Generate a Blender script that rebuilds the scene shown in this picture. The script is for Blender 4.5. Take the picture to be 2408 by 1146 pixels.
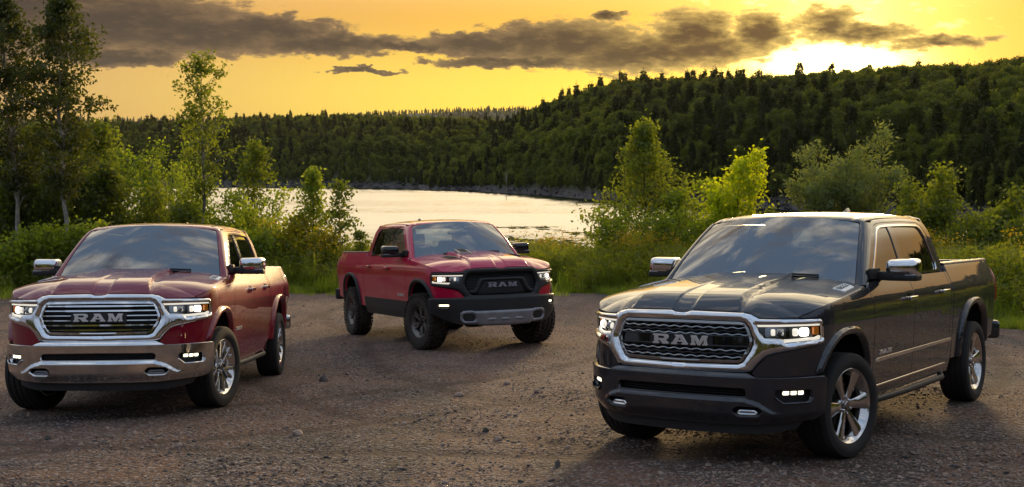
import bpy, bmesh, math, random
import numpy as np
from mathutils import Matrix, Vector, geometry, noise

for _o in list(bpy.data.objects):
    bpy.data.objects.remove(_o)
scene = bpy.context.scene
C = scene.collection
rng = np.random.default_rng(7)
random.seed(7)
R_ = math.radians

# ------------------------------------------------------------------ camera
F_PX, PW, PH = 2880.48, 2408.0, 1146.0      # focal length in photo pixels, photo size
EYE = np.array([0.0, 0.0, 1.673])
TILT = 0.0582                               # the gravel lot falls away from the camera by this angle
HORIZON = 395.0
cam_d = bpy.data.cameras.new('camera')
cam_d.sensor_width = 36.0
cam_d.lens = 36.0 * F_PX / PW
cam_d.clip_start = 0.2
cam_d.clip_end = 6000.0
cam = bpy.data.objects.new('camera', cam_d)
C.objects.link(cam)
cam.location = EYE
cam.rotation_euler = (math.pi / 2 - math.atan((PH / 2 - HORIZON) / F_PX), 0.0, 0.0)
scene.camera = cam

# ------------------------------------------------------------------ node helper
class NX:
    """wraps a node socket so that shader maths can be written as expressions"""
    def __init__(self, t, s): self.t, self.s = t, s
    def _m(self, op, *a, clamp=False):
        n = self.t.nodes.new('ShaderNodeMath'); n.operation = op; n.use_clamp = clamp
        for i, v in enumerate(a):
            if isinstance(v, NX): self.t.links.new(v.s, n.inputs[i])
            else: n.inputs[i].default_value = v
        return NX(self.t, n.outputs[0])
    def __add__(self, o): return self._m('ADD', self, o)
    def __radd__(self, o): return self._m('ADD', self, o)
    def __sub__(self, o): return self._m('SUBTRACT', self, o)
    def __rsub__(self, o): return self._m('SUBTRACT', o, self)
    def __mul__(self, o): return self._m('MULTIPLY', self, o)
    def __rmul__(self, o): return self._m('MULTIPLY', self, o)
    def __truediv__(self, o): return self._m('DIVIDE', self, o)
    def pw(self, o): return self._m('POWER', self, o)
    def mx(self, o): return self._m('MAXIMUM', self, o)
    def mn(self, o): return self._m('MINIMUM', self, o)
    def fn(self, op): return self._m(op, self)
    def clamp(self): return self._m('ADD', self, 0.0, clamp=True)
    def step(self, a, b, lo=0.0, hi=1.0):
        n = self.t.nodes.new('ShaderNodeMapRange'); n.interpolation_type = 'SMOOTHSTEP'
        self.t.links.new(self.s, n.inputs[0])
        for i, v in zip((1, 2, 3, 4), (a, b, lo, hi)): n.inputs[i].default_value = v
        return NX(self.t, n.outputs[0])
def nmix(t, f, a, b, blend='MIX'):
    n = t.nodes.new('ShaderNodeMix'); n.data_type = 'RGBA'; n.blend_type = blend; n.clamp_factor = True
    for i, v in ((0, f), (6, a), (7, b)):
        if isinstance(v, NX): t.links.new(v.s, n.inputs[i])
        elif i == 0: n.inputs[i].default_value = v
        else: n.inputs[i].default_value = (*v, 1.0)
    return NX(t, n.outputs[2])
def nnoise(t, vec, scale, detail=4.0, rough=0.55, dist=0.0, out=0):
    n = t.nodes.new('ShaderNodeTexNoise')
    n.inputs['Scale'].default_value = scale; n.inputs['Detail'].default_value = detail
    n.inputs['Roughness'].default_value = rough; n.inputs['Distortion'].default_value = dist
    if vec is not None: t.links.new(vec.s, n.inputs['Vector'])
    return NX(t, n.outputs[out])
def nvec(t, op, a, b=None, out=0):
    n = t.nodes.new('ShaderNodeVectorMath'); n.operation = op
    for i, v in enumerate((a, b)):
        if v is None: continue
        if isinstance(v, NX): t.links.new(v.s, n.inputs[i])
        else: n.inputs[i].default_value = v
    return NX(t, n.outputs[out])
def ncomb(t, x, y, z):
    n = t.nodes.new('ShaderNodeCombineXYZ')
    for i, v in enumerate((x, y, z)):
        if isinstance(v, NX): t.links.new(v.s, n.inputs[i])
        else: n.inputs[i].default_value = v
    return NX(t, n.outputs[0])
def nsep(t, v):
    n = t.nodes.new('ShaderNodeSeparateXYZ'); t.links.new(v.s, n.inputs[0])
    return [NX(t, n.outputs[i]) for i in range(3)]

# ------------------------------------------------------------------ sky and sun
SUN_AZ = math.atan((1965 - PW / 2) / F_PX)       # clockwise from +Y
SUN_EL = (HORIZON - 95) / F_PX
SUN = np.array([math.sin(SUN_AZ) * math.cos(SUN_EL), math.cos(SUN_AZ) * math.cos(SUN_EL), math.sin(SUN_EL)])

world = bpy.data.worlds.new('World'); scene.world = world; world.use_nodes = True
wt = world.node_tree; wt.nodes.clear()
def build_sky(t):
    tc = t.nodes.new('ShaderNodeTexCoord')
    d = NX(t, tc.outputs['Generated'])
    dx, dy, dz = nsep(t, d)
    el = dz.fn('ARCSINE')
    az = dx._m('ARCTAN2', dx, dy)
    cosg = nvec(t, 'DOT_PRODUCT', d, tuple(SUN), 1)
    gam = cosg.mn(1.0).fn('ARCCOSINE')                      # angle from the sun, radians
    sky = t.nodes.new('ShaderNodeTexSky'); sky.sky_type = 'NISHITA'; sky.sun_disc = False
    sky.sun_elevation = SUN_EL; sky.sun_rotation = SUN_AZ
    sky.air_density = 1.6; sky.dust_density = 4.0; sky.ozone_density = 1.5; sky.altitude = 250
    nis = nvec(t, 'SCALE', NX(t, sky.outputs[0]))
    nis.s.node.inputs['Scale'].default_value = 0.10
    elc = el.mx(0.0)
    side = (gam * -1.0 + 3.1416) / 3.1416                    # 1 at the sun, 0 opposite
    # clear sky: gold low round the sun, blue grey above and behind
    low = nmix(t, side.step(0.55, 0.96), (0.25, 0.28, 0.36), (0.90, 0.43, 0.050))
    mid = nmix(t, side.step(0.60, 0.94), (0.32, 0.42, 0.60), (2.9, 2.35, 1.50))
    zen = (0.36, 0.52, 0.78)
    base = nmix(t, elc.step(0.115, 0.28), low, mid)
    base = nmix(t, elc.step(0.45, 1.05), base, zen)
    base = nmix(t, 0.10, base, nis)
    # golden glow round the low sun, and a long pale band along the horizon below the clouds
    g1 = (gam * (-1 / 0.19)).fn('EXPONENT')
    g2 = (gam * (-1 / 0.045)).fn('EXPONENT')
    band = ((az - 0.02) / 0.30); band = (band * band * -1.0).fn('EXPONENT')
    bel = (elc - 0.055) / 0.045; bel = (bel * bel * -1.0).fn('EXPONENT')
    gl = nvec(t, 'SCALE', (0.26, 0.21, 0.010)); t.links.new((g1 * 1.0).s, gl.s.node.inputs['Scale'])
    gb = nvec(t, 'SCALE', (0.22, 0.34, 0.03)); t.links.new((band * bel).s, gb.s.node.inputs['Scale'])
    clear = nvec(t, 'ADD', nvec(t, 'ADD', base, gl), gb)
    # low cloud bank: ellipses in azimuth / elevation (radians), ragged by noise
    P = ncomb(t, az, el, 0.0)
    wob = nnoise(t, nvec(t, 'MULTIPLY', P, (26., 60., 0.)), 1.0, 5, 0.62, 0.3, 1)
    wob2 = nnoise(t, nvec(t, 'MULTIPLY', P, (75., 150., 0.)), 1.0, 4, 0.6, 0.0, 1)
    off = nvec(t, 'MULTIPLY', nvec(t, 'SUBTRACT', wob, (.5, .5, .5)), (0.060, 0.015, 0.))
    off2 = nvec(t, 'MULTIPLY', nvec(t, 'SUBTRACT', wob2, (.5, .5, .5)), (0.022, 0.011, 0.))
    Pw = nvec(t, 'ADD', nvec(t, 'ADD', P, off), off2)
    blobs = [(-450, 0, 800, 190), (40, 35, 430, 135), (290, 74, 360, 82), (470, 96, 320, 58), (640, 80, 190, 36), (770, 112, 240, 30),
             (960, 116, 170, 14), (300, 150, 190, 22), (1130, 110, 170, 34), (1330, 106, 250, 60), (1500, 130, 260, 52),
             (1620, 88, 110, 66), (1650, 124, 200, 46), (1785, 88, 92, 62), (1945, 76, 84, 50), (2020, 98, 120, 30), (2210, 118, 135, 18),
             (520, -4, 190, 17), (1210, 150, 260, 14), (1420, 44, 62, 13), (860, 172, 100, 6), (-200, 150, 260, 40), (2750, 40, 200, 30)]
    den = None
    for cx, cy, rx, ry in blobs:
        a0, e0 = math.atan((cx - PW / 2) / F_PX), (HORIZON - cy) / F_PX
        q = nvec(t, 'MULTIPLY', nvec(t, 'SUBTRACT', Pw, (a0, e0, 0.)), (F_PX / rx, F_PX / ry, 0.))
        b = 1.0 - nvec(t, 'LENGTH', q, None, 1)
        den = b if den is None else den.mx(b)
    fine = nnoise(t, nvec(t, 'MULTIPLY', P, (48., 150., 0.)), 1.0, 8, 0.62, 0.5)
    dn = den + (fine - 0.5) * 0.85
    cov = dn.step(-0.06, 0.20)
    thick = dn.step(0.0, 0.85)
    # bright torn scraps above the sun
    scr = nnoise(t, nvec(t, 'MULTIPLY', P, (34., 95., 3.)), 1.0, 5, 0.6)
    near = (gam * -1.0).step(-0.17, -0.03)
    scm = scr.step(0.56, 0.70) * near
    lit = nmix(t, (gam * -1.0).step(-0.30, -0.02), (0.34, 0.21, 0.10), (1.5, 1.0, 0.24))
    dark = nmix(t, (gam * -1.0).step(-0.34, -0.03), (0.036, 0.028, 0.028), (0.075, 0.036, 0.016))
    under = nnoise(t, nvec(t, 'MULTIPLY', P, (40., 110., 5.)), 1.0, 5, 0.6)
    dark = nmix(t, under.step(0.50, 0.74) * 0.26, dark, lit)
    cl = nmix(t, thick.pw(0.42), lit, dark)
    col = nmix(t, scm * 0.8, clear, (1.7, 1.35, 0.5))
    col = nmix(t, cov * 0.96, col, cl)
    # the sun's own blaze in the gap between the cloud and the hill
    ba = (az - math.atan((1945 - PW / 2) / F_PX)) / 0.046; be = (el - (HORIZON - 158) / F_PX) / 0.0110
    burst = ((ba * ba + be * be) * -1.0).fn('EXPONENT')
    gs = nvec(t, 'SCALE', (8.0, 6.4, 2.4)); t.links.new(((g2 * 0.22 + burst) * (1.0 - cov * 0.97)).s, gs.s.node.inputs['Scale'])
    col = nvec(t, 'ADD', col, gs)
    # broken cloud deck higher up and behind, in flat-layer perspective
    hz = dz.mx(0.06)
    Q = ncomb(t, dx / hz, dy / hz, 0.0)
    n1 = nnoise(t, nvec(t, 'MULTIPLY', Q, (2.1, 3.2, 0.)), 1.0, 6, 0.60, 0.7)
    n2 = nnoise(t, nvec(t, 'ADD', nvec(t, 'MULTIPLY', Q, (2.1, 3.2, 0.)), (0.25, 0.2, 3.)), 1.0, 5, 0.58, 0.4)
    deck = n1.step(0.44, 0.64) * elc.step(0.16, 0.36)
    wht = nmix(t, side.step(0.4, 0.95), (1.10, 1.14, 1.20), (3.2, 2.75, 2.0))
    gry = nmix(t, side.step(0.4, 0.95), (0.17, 0.22, 0.30), (0.80, 0.60, 0.42))
    dc = nmix(t, n2.step(0.40, 0.62), wht, gry)
    return nmix(t, deck * 0.85, col, dc)
sky_col = build_sky(wt)
bg = wt.nodes.new('ShaderNodeBackground'); wo = wt.nodes.new('ShaderNodeOutputWorld')
wt.links.new(sky_col.s, bg.inputs[0]); bg.inputs[1].default_value = 1.0
wt.links.new(bg.outputs[0], wo.inputs[0])
world.cycles.sampling_method = 'MANUAL'; world.cycles.sample_map_resolution = 1024

sun_d = bpy.data.lights.new('sun', 'SUN'); sun_d.energy = 5.0; sun_d.angle = R_(9.0); sun_d.color = (1.0, 0.70, 0.34)
sun = bpy.data.objects.new('sun', sun_d); C.objects.link(sun)
sun.rotation_euler = Vector(-SUN).to_track_quat('-Z', 'Y').to_euler()

vs = scene.view_settings
vs.view_transform = 'Standard'; vs.look = 'None'; vs.exposure = 0.0; vs.gamma = 1.0; vs.use_curve_mapping = False
cy = scene.cycles
cy.use_denoising = True; cy.max_bounces = 7; cy.diffuse_bounces = 3; cy.glossy_bounces = 4
cy.transmission_bounces = 4; cy.transparent_max_bounces = 12; cy.caustics_reflective = False; cy.caustics_refractive = False
cy.sample_clamp_indirect = 6.0

# ------------------------------------------------------------------ materials
MATS = {}
def new_mat(name):
    m = bpy.data.materials.new(name); m.use_nodes = True
    MATS[name] = m
    return m, m.node_tree, m.node_tree.nodes['Principled BSDF']
def mat(name, col, rough=0.5, metal=0.0, coat=0.0, ior=1.45, emit=None, es=0.0, spec=None, bump=None, vary=0.0):
    m, t, b = new_mat(name)
    b.inputs['Base Color'].default_value = (*col, 1); b.inputs['Roughness'].default_value = rough
    b.inputs['Metallic'].default_value = metal; b.inputs['Coat Weight'].default_value = coat
    b.inputs['Coat Roughness'].default_value = 0.03; b.inputs['IOR'].default_value = ior
    if spec is not None: b.inputs['Specular IOR Level'].default_value = spec
    if emit: b.inputs['Emission Color'].default_value = (*emit, 1); b.inputs['Emission Strength'].default_value = es
    tc = t.nodes.new('ShaderNodeTexCoord'); o = NX(t, tc.outputs['Object'])
    if vary:
        n = nnoise(t, o, 6.0, 5, 0.65)
        c = nmix(t, n.step(0.3, 0.75), tuple(x * (1 - vary) for x in col), tuple(min(1, x * (1 + vary)) for x in col))
        t.links.new(c.s, b.inputs['Base Color'])
        r = n.step(0.2, 0.8, max(0.02, rough - vary * .15), rough + vary * .25); t.links.new(r.s, b.inputs['Roughness'])
    if bump:
        n = nnoise(t, o, bump[0], 4, 0.6)
        bn = t.nodes.new('ShaderNodeBump'); bn.inputs['Strength'].default_value = bump[1]; bn.inputs['Distance'].default_value = bump[2]
        t.links.new(n.s, bn.inputs['Height']); t.links.new(bn.outputs[0], b.inputs['Normal'])
    return m
def paint(name, col, flake, metal, dust=(0.16, 0.12, 0.09)):
    """clear-coated paint; road dust gathers on the lower body"""
    m, t, b = new_mat(name)
    tc = t.nodes.new('ShaderNodeTexCoord'); o = NX(t, tc.outputs['Object'])
    v = t.nodes.new('ShaderNodeTexVoronoi'); v.inputs['Scale'].default_value = 900.0; t.links.new(o.s, v.inputs['Vector'])
    f = NX(t, v.outputs['Distance']).step(0.25, 0.75)
    c = nmix(t, f, col, flake)
    x, y, z = nsep(t, o)
    n = nnoise(t, o, 9.0, 6, 0.7)
    dm = z.step(0.42, 0.95, 1.0, 0.0) * n.step(0.45, 0.85) * 0.16
    c = nmix(t, dm, c, dust)
    t.links.new(c.s, b.inputs['Base Color'])
    b.inputs['Metallic'].default_value = metal; b.inputs['Roughness'].default_value = 0.45; b.inputs['Specular IOR Level'].default_value = 0.1
    b.inputs['Coat Weight'].default_value = 1.0; b.inputs['Coat IOR'].default_value = 1.66
    cr = dm * 0.6 + (n.step(0.3, 0.8) * 0.012 + 0.006); t.links.new(cr.s, b.inputs['Coat Roughness'])
    return m
paint('maroon_paint', (0.175, 0.0010, 0.012), (0.25, 0.002, 0.018), 0.06)
paint('red_paint', (0.48, 0.003, 0.040), (0.56, 0.005, 0.050), 0.03)
paint('granite_paint', (0.0095, 0.0098, 0.0125), (0.026, 0.027, 0.034), 0.10)
mat('chrome', (0.78, 0.78, 0.79), 0.07, 1.0, vary=0.05)
mat('dusty_chrome', (0.72, 0.70, 0.68), 0.10, 1.0, vary=0.10)
mat('polished_alloy', (0.66, 0.64, 0.62), 0.14, 1.0, vary=0.08)
mat('dark_alloy', (0.035, 0.034, 0.033), 0.38, 0.4, vary=0.3)
mat('bronze_alloy', (0.15, 0.135, 0.12), 0.34, 0.7, vary=0.25)
mat('black_gloss', (0.008, 0.008, 0.009), 0.10, coat=0.6)
mat('black_plastic', (0.020, 0.019, 0.019), 0.55, bump=(160, 0.25, 0.002), vary=0.2)
mat('black_void', (0.006, 0.006, 0.006), 0.9)
mat('grey_steel', (0.26, 0.25, 0.26), 0.42, 0.55, vary=0.15)
mat('dark_grille', (0.020, 0.019, 0.019), 0.35, 0.2)
mat('smoked_chrome', (0.34, 0.33, 0.32), 0.20, 1.0)
mat('letter_steel', (0.68, 0.62, 0.58), 0.28, 0.75)
mat('rubber', (0.023, 0.020, 0.018), 0.78, bump=(60, 0.3, 0.004), vary=0.35)
mat('muddy_rubber', (0.050, 0.040, 0.031), 0.9, bump=(40, 0.4, 0.006), vary=0.45)
mat('brake_metal', (0.10, 0.09, 0.085), 0.5, 0.8, vary=0.3)
mat('chassis_black', (0.012, 0.011, 0.010), 0.8)
mat('cabin_dark', (0.022, 0.022, 0.024), 0.75)
mat('cabin_leather', (0.035, 0.032, 0.032), 0.55)
mat('cabin_trim', (0.11, 0.115, 0.12), 0.6)
mat('lamp_white', (1, 1, 1), 0.3, emit=(1.0, 0.95, 0.84), es=6.0)
mat('lamp_soft', (0.9, 0.9, 0.9), 0.3, emit=(1.0, 0.90, 0.72), es=0.85)
mat('fog_glow', (0.9, 0.9, 0.85), 0.3, emit=(1.0, 0.90, 0.62), es=3.2)
mat('lamp_lens', (0.30, 0.31, 0.33), 0.12, 0.9)
mat('amber_lens', (0.50, 0.13, 0.01), 0.18, emit=(1.0, 0.35, 0.03), es=0.10)
mat('red_lens', (0.30, 0.010, 0.008), 0.12, coat=0.8)
mat('white_print', (0.80, 0.80, 0.80), 0.4)
def glass_mat(name, tint, refl, ior):
    m = bpy.data.materials.new(name); m.use_nodes = True; MATS[name] = m
    t = m.node_tree; t.nodes.clear()
    tr = t.nodes.new('ShaderNodeBsdfTransparent'); tr.inputs[0].default_value = (*tint, 1)
    gl = t.nodes.new('ShaderNodeBsdfGlossy'); gl.inputs['Roughness'].default_value = 0.015
    gl.inputs['Color'].default_value = (refl, refl, refl, 1)
    fr = t.nodes.new('ShaderNodeFresnel'); fr.inputs['IOR'].default_value = ior
    mx = t.nodes.new('ShaderNodeMixShader'); o = t.nodes.new('ShaderNodeOutputMaterial')
    t.links.new(fr.outputs[0], mx.inputs[0]); t.links.new(tr.outputs[0], mx.inputs[1]); t.links.new(gl.outputs[0], mx.inputs[2])
    t.links.new(mx.outputs[0], o.inputs[0])
    return m
glass_mat('windscreen_glass', (0.42, 0.48, 0.50), 1.0, 2.7)
glass_mat('tinted_glass', (0.07, 0.08, 0.08), 1.0, 2.0)
glass_mat('clear_cover', (0.92, 0.93, 0.94), 1.0, 1.35)

# ------------------------------------------------------------------ object helpers
def tag(o, label=None, cat=None, group=None, kind=None):
    for k, v in (('label', label), ('category', cat), ('group', group), ('kind', kind)):
        if v: o[k] = v
    return o
def empty(name, mtx=None, parent=None):
    o = bpy.data.objects.new(name, None); C.objects.link(o); o.empty_display_size = 0.2
    if parent: o.parent = parent
    if mtx is not None: o.matrix_basis = mtx
    return o
def link(name, me, mats, parent=None, mtx=None):
    o = bpy.data.objects.new(name, me); C.objects.link(o)
    if mats is not None:
        if not isinstance(mats, (list, tuple)): mats = [mats]
        if len(me.materials) == 0:
            for m in mats: me.materials.append(MATS[m] if isinstance(m, str) else m)
        else:
            for i, m in enumerate(mats):
                o.material_slots[i].link = 'OBJECT'; o.material_slots[i].material = MATS[m] if isinstance(m, str) else m
    if parent: o.parent = parent
    if mtx is not None: o.matrix_basis = mtx
    return o
def mesh_np(name, V, F, N=None, smooth=True):
    me = bpy.data.meshes.new(name)
    me.from_pydata(np.asarray(V).tolist(), [], [list(map(int, f)) for f in F])
    if smooth: me.polygons.foreach_set('use_smooth', [True] * len(me.polygons))
    if N is not None: me.normals_split_custom_set_from_vertices(np.asarray(N).tolist())
    me.update()
    return me
def mesh_fast(name, V, Q, mat_idx=None, smooth=False):
    """triangles or quads as an int array"""
    V = np.asarray(V, np.float32); Q = np.asarray(Q, np.int32); k = Q.shape[1]
    me = bpy.data.meshes.new(name)
    me.vertices.add(len(V)); me.vertices.foreach_set('co', V.ravel())
    me.loops.add(Q.size); me.loops.foreach_set('vertex_index', Q.ravel())
    me.polygons.add(len(Q)); me.polygons.foreach_set('loop_start', np.arange(0, Q.size, k, dtype=np.int32))
    if mat_idx is not None: me.polygons.foreach_set('material_index', np.asarray(mat_idx, np.int32))
    if smooth: me.polygons.foreach_set('use_smooth', np.ones(len(Q), bool))
    me.update(calc_edges=True); me.validate()
    return me
def spl(pts, mono=False):
    P=np.array(pts,float); X=P[:,0]; Y=P[:,1]
    h=np.diff(X); dl=np.diff(Y)/h; m=np.empty(len(X)); m[0]=dl[0]; m[-1]=dl[-1]
    m[1:-1]=(dl[:-1]*h[1:]+dl[1:]*h[:-1])/(h[1:]+h[:-1])
    if mono:
        a,b=dl[:-1],dl[1:]; m[1:-1]=np.where(a*b>0,2*a*b/(a+b+np.where(a+b==0,1,0)),0)
    def f(x):
        x=np.clip(np.asarray(x,float),X[0],X[-1]); i=np.clip(np.searchsorted(X,x)-1,0,len(h)-1)
        t=(x-X[i])/h[i]; t2=t*t; t3=t2*t
        return (2*t3-3*t2+1)*Y[i]+(t3-2*t2+t)*h[i]*m[i]+(3*t2-2*t3)*Y[i+1]+(t3-t2)*h[i]*m[i+1]
    return f
PL=np.array([(.955,0),(.95,.15),(.94,.30),(.92,.45),(.885,.585),(.83,.70),(.75,.80),(.66,.88),(.55,.945),(.42,.975),(.25,.985),(0,.988),(-.6,.985),(-1.5,.985),(-2.9,.985),(-3.6,.985),(-4.4,.97),(-4.7,.945),(-4.85,.90)])
_c=np.concatenate([[0],np.cumsum(np.hypot(*np.diff(PL,axis=0).T))])
fx=spl(np.c_[_c,PL[:,0]]); fy=spl(np.c_[_c,PL[:,1]])
_S=np.linspace(0,_c[-1],3000); _X=fx(_S); _Y=fy(_S)
def sx(x): return np.interp(-np.asarray(x,float),-_X[_X<.9],_S[_X<.9])
def sy(y):
    k=_S<sx(.5); return np.interp(y,_Y[k],_S[k])
dside=spl([(.25,.095),(.38,.062),(.47,.046),(.55,.036),(.68,.025),(.8,.016),(.95,.006),(1.05,0),(1.12,.002),(1.18,.010),(1.23,.026),(1.28,.046),(1.32,.063),(1.36,.08),(1.40,.098),(1.45,.128)],True)
dfront=spl([(.25,.02),(.65,0),(.8,0),(.95,.008),(1.05,.02),(1.12,.036),(1.18,.06),(1.4,.2)],True)
def sstep(a,b,x):
    t=np.clip((x-a)/(b-a),0,1); return t*t*(3-2*t)
_sa,_sb=sy(.6),sx(.35)
def skin(s,z,off=0.):
    s,z=np.broadcast_arrays(np.asarray(s,float),np.asarray(z,float)); sg=np.where(s<0,-1.,1.); a=np.abs(s); e=1e-3
    x=fx(a); y=fy(a); tx=fx(a+e)-fx(a-e); ty=fy(a+e)-fy(a-e)
    k=a<e; tx=np.where(k,0,tx); ty=np.where(k,1,ty); l=np.hypot(tx,ty)+1e-12; nx,ny=ty/l,-tx/l
    w=sstep(_sa,_sb,a); d=dside(z)*w+dfront(z)*(1-w)-off
    return np.stack([x-nx*d,sg*(y-ny*d),z],-1)

# ================================================================== PICKUP TRUCKS
# local axes: x forward (front axle at 0), y to the driver's side, z up; metres
def dens(poly, step):
    P = np.asarray(poly, float); out = []
    for a, b in zip(P, np.roll(P, -1, 0)):
        n = max(1, int(math.ceil(np.hypot(*(b - a)) / step)))
        out += [a + (b - a) * k / n for k in range(n)]
    return np.array(out)
def rnd(poly, r, n=4):
    """round the corners of a polygon"""
    P = np.asarray(poly, float); out = []; m = len(P)
    rr = r if isinstance(r, (list, tuple)) else [r] * m
    for i in range(m):
        a, b, c = P[i - 1], P[i], P[(i + 1) % m]
        u, v = a - b, c - b; lu, lv = np.hypot(*u), np.hypot(*v)
        d = min(rr[i], .45 * lu, .45 * lv)
        if d < 1e-4: out.append(b); continue
        p, q = b + u / lu * d, b + v / lv * d
        for k in range(n + 1):
            t = k / n; out.append((1 - t) ** 2 * p + 2 * t * (1 - t) * b + t * t * q)
    return np.array(out)
def rect(x0, x1, z0, z1, r=0.0, n=4):
    p = [(x0, z0), (x1, z0), (x1, z1), (x0, z1)]
    return rnd(p, r, n) if r else np.array(p, float)
def inpoly(pts, polys):
    x, y = pts[:, 0], pts[:, 1]; ins = np.zeros(len(pts), bool)
    for P in polys:
        xj, yj = P[-1]
        for xi, yi in P:
            k = (yi > y) != (yj > y)
            if k.any() or True:
                with np.errstate(divide='ignore', invalid='ignore'):
                    ins ^= k & (x < (xj - xi) * (y - yi) / (yj - yi) + xi)
            xj, yj = xi, yi
    return ins
def bdist(pts, polys):
    d = np.full(len(pts), 9.0)
    for P in polys:
        for a, b in zip(P, np.roll(P, -1, 0)):
            e = b - a; t = np.clip(((pts - a) @ e) / (e @ e + 1e-12), 0, 1)
            d = np.minimum(d, np.hypot(*(pts - a - t[:, None] * e).T))
    return d
def panel(outer, fmap, holes=(), step=.03, flange=.012, pillow=None, flip=False, warp=None):
    """a sheet with its own outline on the surface fmap(u, v): face, rolled edge and inward flange"""
    loops = [dens(p, step) for p in (outer, *holes)]
    allp = np.vstack(loops)
    mn, mx = loops[0].min(0), loops[0].max(0)
    gx = np.arange(mn[0] + step * .5, mx[0], step); gz = np.arange(mn[1] + step * .5, mx[1], step)
    if len(gx) and len(gz):
        G = np.stack(np.meshgrid(gx, gz), -1).reshape(-1, 2)
        G = G + (np.arange(len(G)) % 2)[:, None] * np.array([0, 0.0])
        G = G[inpoly(G, loops)]
        if len(G): G = G[bdist(G, loops) > step * .4]
    else: G = np.zeros((0, 2))
    pts = np.vstack([allp, G]); edges = []; k = 0
    for L in loops:
        n = len(L); edges += [(k + i, k + (i + 1) % n) for i in range(n)]; k += n
    vo, eo, fo, ov, _, _ = geometry.delaunay_2d_cdt([Vector(p) for p in pts], edges, [], 0, 1e-6)
    P2 = np.array([tuple(v) for v in vo])
    T = np.array([f for f in fo if len(f) == 3], int)
    T = T[inpoly(P2[T].mean(1), loops)]
    inv = {}
    for i, l in enumerate(ov):
        for j in l: inv[j] = i
    e = 1.5e-3
    def ev(q):
        V = fmap(q[:, 0], q[:, 1])
        du = fmap(q[:, 0] + e, q[:, 1]) - fmap(q[:, 0] - e, q[:, 1])
        dv = fmap(q[:, 0], q[:, 1] + e) - fmap(q[:, 0], q[:, 1] - e)
        N = np.cross(du, dv); N /= np.linalg.norm(N, axis=1)[:, None] + 1e-12
        return V, (-N if flip else N)
    V, N = ev(P2)
    a = V[T]; fn = np.cross(a[:, 1] - a[:, 0], a[:, 2] - a[:, 0])
    bad = (fn * N[T].mean(1)).sum(1) < 0; T[bad] = T[bad][:, ::-1]
    if pillow:
        h, w = pillow; d = np.clip(bdist(P2, loops) / w, 0, 1)
        V = V + N * (h * np.sqrt(np.clip(1 - (1 - d) ** 2, 0, 1)))[:, None]
        a = V[T]; fn = np.cross(a[:, 1] - a[:, 0], a[:, 2] - a[:, 0]); N2 = np.zeros_like(V)
        for j in range(3): np.add.at(N2, T[:, j], fn)
        N2 /= np.linalg.norm(N2, axis=1)[:, None] + 1e-12; NB = N; N = N2
    else: NB = N
    VV, NN, FF = [V], [N], [tuple(t) for t in T]; base = len(V); k = 0
    if flange:
        for L in loops:
            n = len(L); idx = np.array([inv[k + i] for i in range(n)]); k += n
            v, nn = V[idx], NB[idx]
            tg = np.roll(v, -1, 0) - np.roll(v, 1, 0); o = np.cross(tg, nn); o /= np.linalg.norm(o, axis=1)[:, None] + 1e-12
            # o must point away from the sheet
            a2 = P2[idx]; c2 = np.roll(a2, -1, 0) - np.roll(a2, 1, 0); pr = a2 + np.c_[c2[:, 1], -c2[:, 0]] / (np.hypot(*c2.T)[:, None] + 1e-9) * step * .2
            q3 = fmap(pr[:, 0], pr[:, 1]) - fmap(a2[:, 0], a2[:, 1]); outs = ~inpoly(pr, loops)
            sg = np.sign((q3 * o).sum(1)) * np.where(outs, 1, -1); o *= np.sign(np.median(sg)) or 1
            r0 = nn + .7 * o; r0 /= np.linalg.norm(r0, axis=1)[:, None]
            VV += [v, v - nn * flange]; NN += [r0, o]
            for i in range(n):
                j = (i + 1) % n; A, B = base + i, base + j; f = (A, B, B + n, A + n)
                w3 = np.cross(v[j] - v[i], -nn[i]);
                if (w3 * o[i]).sum() < 0: f = f[::-1]
                FF.append(f)
            base += 2 * n
    return np.vstack(VV), FF, np.vstack(NN)
def mirror(d):
    V, F, N = d
    return V * [1, -1, 1], [tuple(f)[::-1] for f in F], (None if N is None else N * [1, -1, 1])
def join(*ds):
    V, F, N, k = [], [], [], 0
    hn = all(d[2] is not None for d in ds)
    for v, f, n in ds:
        V.append(np.asarray(v, float)); F += [tuple(i + k for i in q) for q in f]; k += len(v)
        if hn: N.append(n)
    return np.vstack(V), F, (np.vstack(N) if hn else None)
def rbox(c, s, b=.01, seg=2, rot=None, taper=None):
    bm = bmesh.new(); bmesh.ops.create_cube(bm, size=1.0)
    for v in bm.verts:
        v.co = Vector((v.co.x * s[0], v.co.y * s[1], v.co.z * s[2]))
    if taper: taper(bm)
    if b: bmesh.ops.bevel(bm, geom=list(bm.edges), offset=min(b, .45 * min(s)), segments=seg, affect='EDGES', profile=.6)
    if rot is not None: bmesh.ops.rotate(bm, verts=bm.verts, matrix=Matrix(rot).to_3x3() if not isinstance(rot, Matrix) else rot.to_3x3())
    bm.verts.ensure_lookup_table()
    V = np.array([tuple(v.co) for v in bm.verts]) + np.array(c); F = [tuple(v.index for v in f.verts) for f in bm.faces]
    bm.free(); return V, F, None
def lathe(prof, seg=64, closed=False):
    """profile (y, r) about the y axis; +y outboard"""
    P = np.array(prof, float); n = len(P); a = np.arange(seg) * 2 * math.pi / seg
    V = np.stack([P[:, 1][:, None] * np.cos(a), np.repeat(P[:, 0][:, None], seg, 1), P[:, 1][:, None] * np.sin(a)], -1).reshape(-1, 3)
    F = []
    for i in range(n - 1):
        for j in range(seg):
            k = (j + 1) % seg; F.append((i * seg + j, i * seg + k, (i + 1) * seg + k, (i + 1) * seg + j))
    return V, F, None
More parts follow.
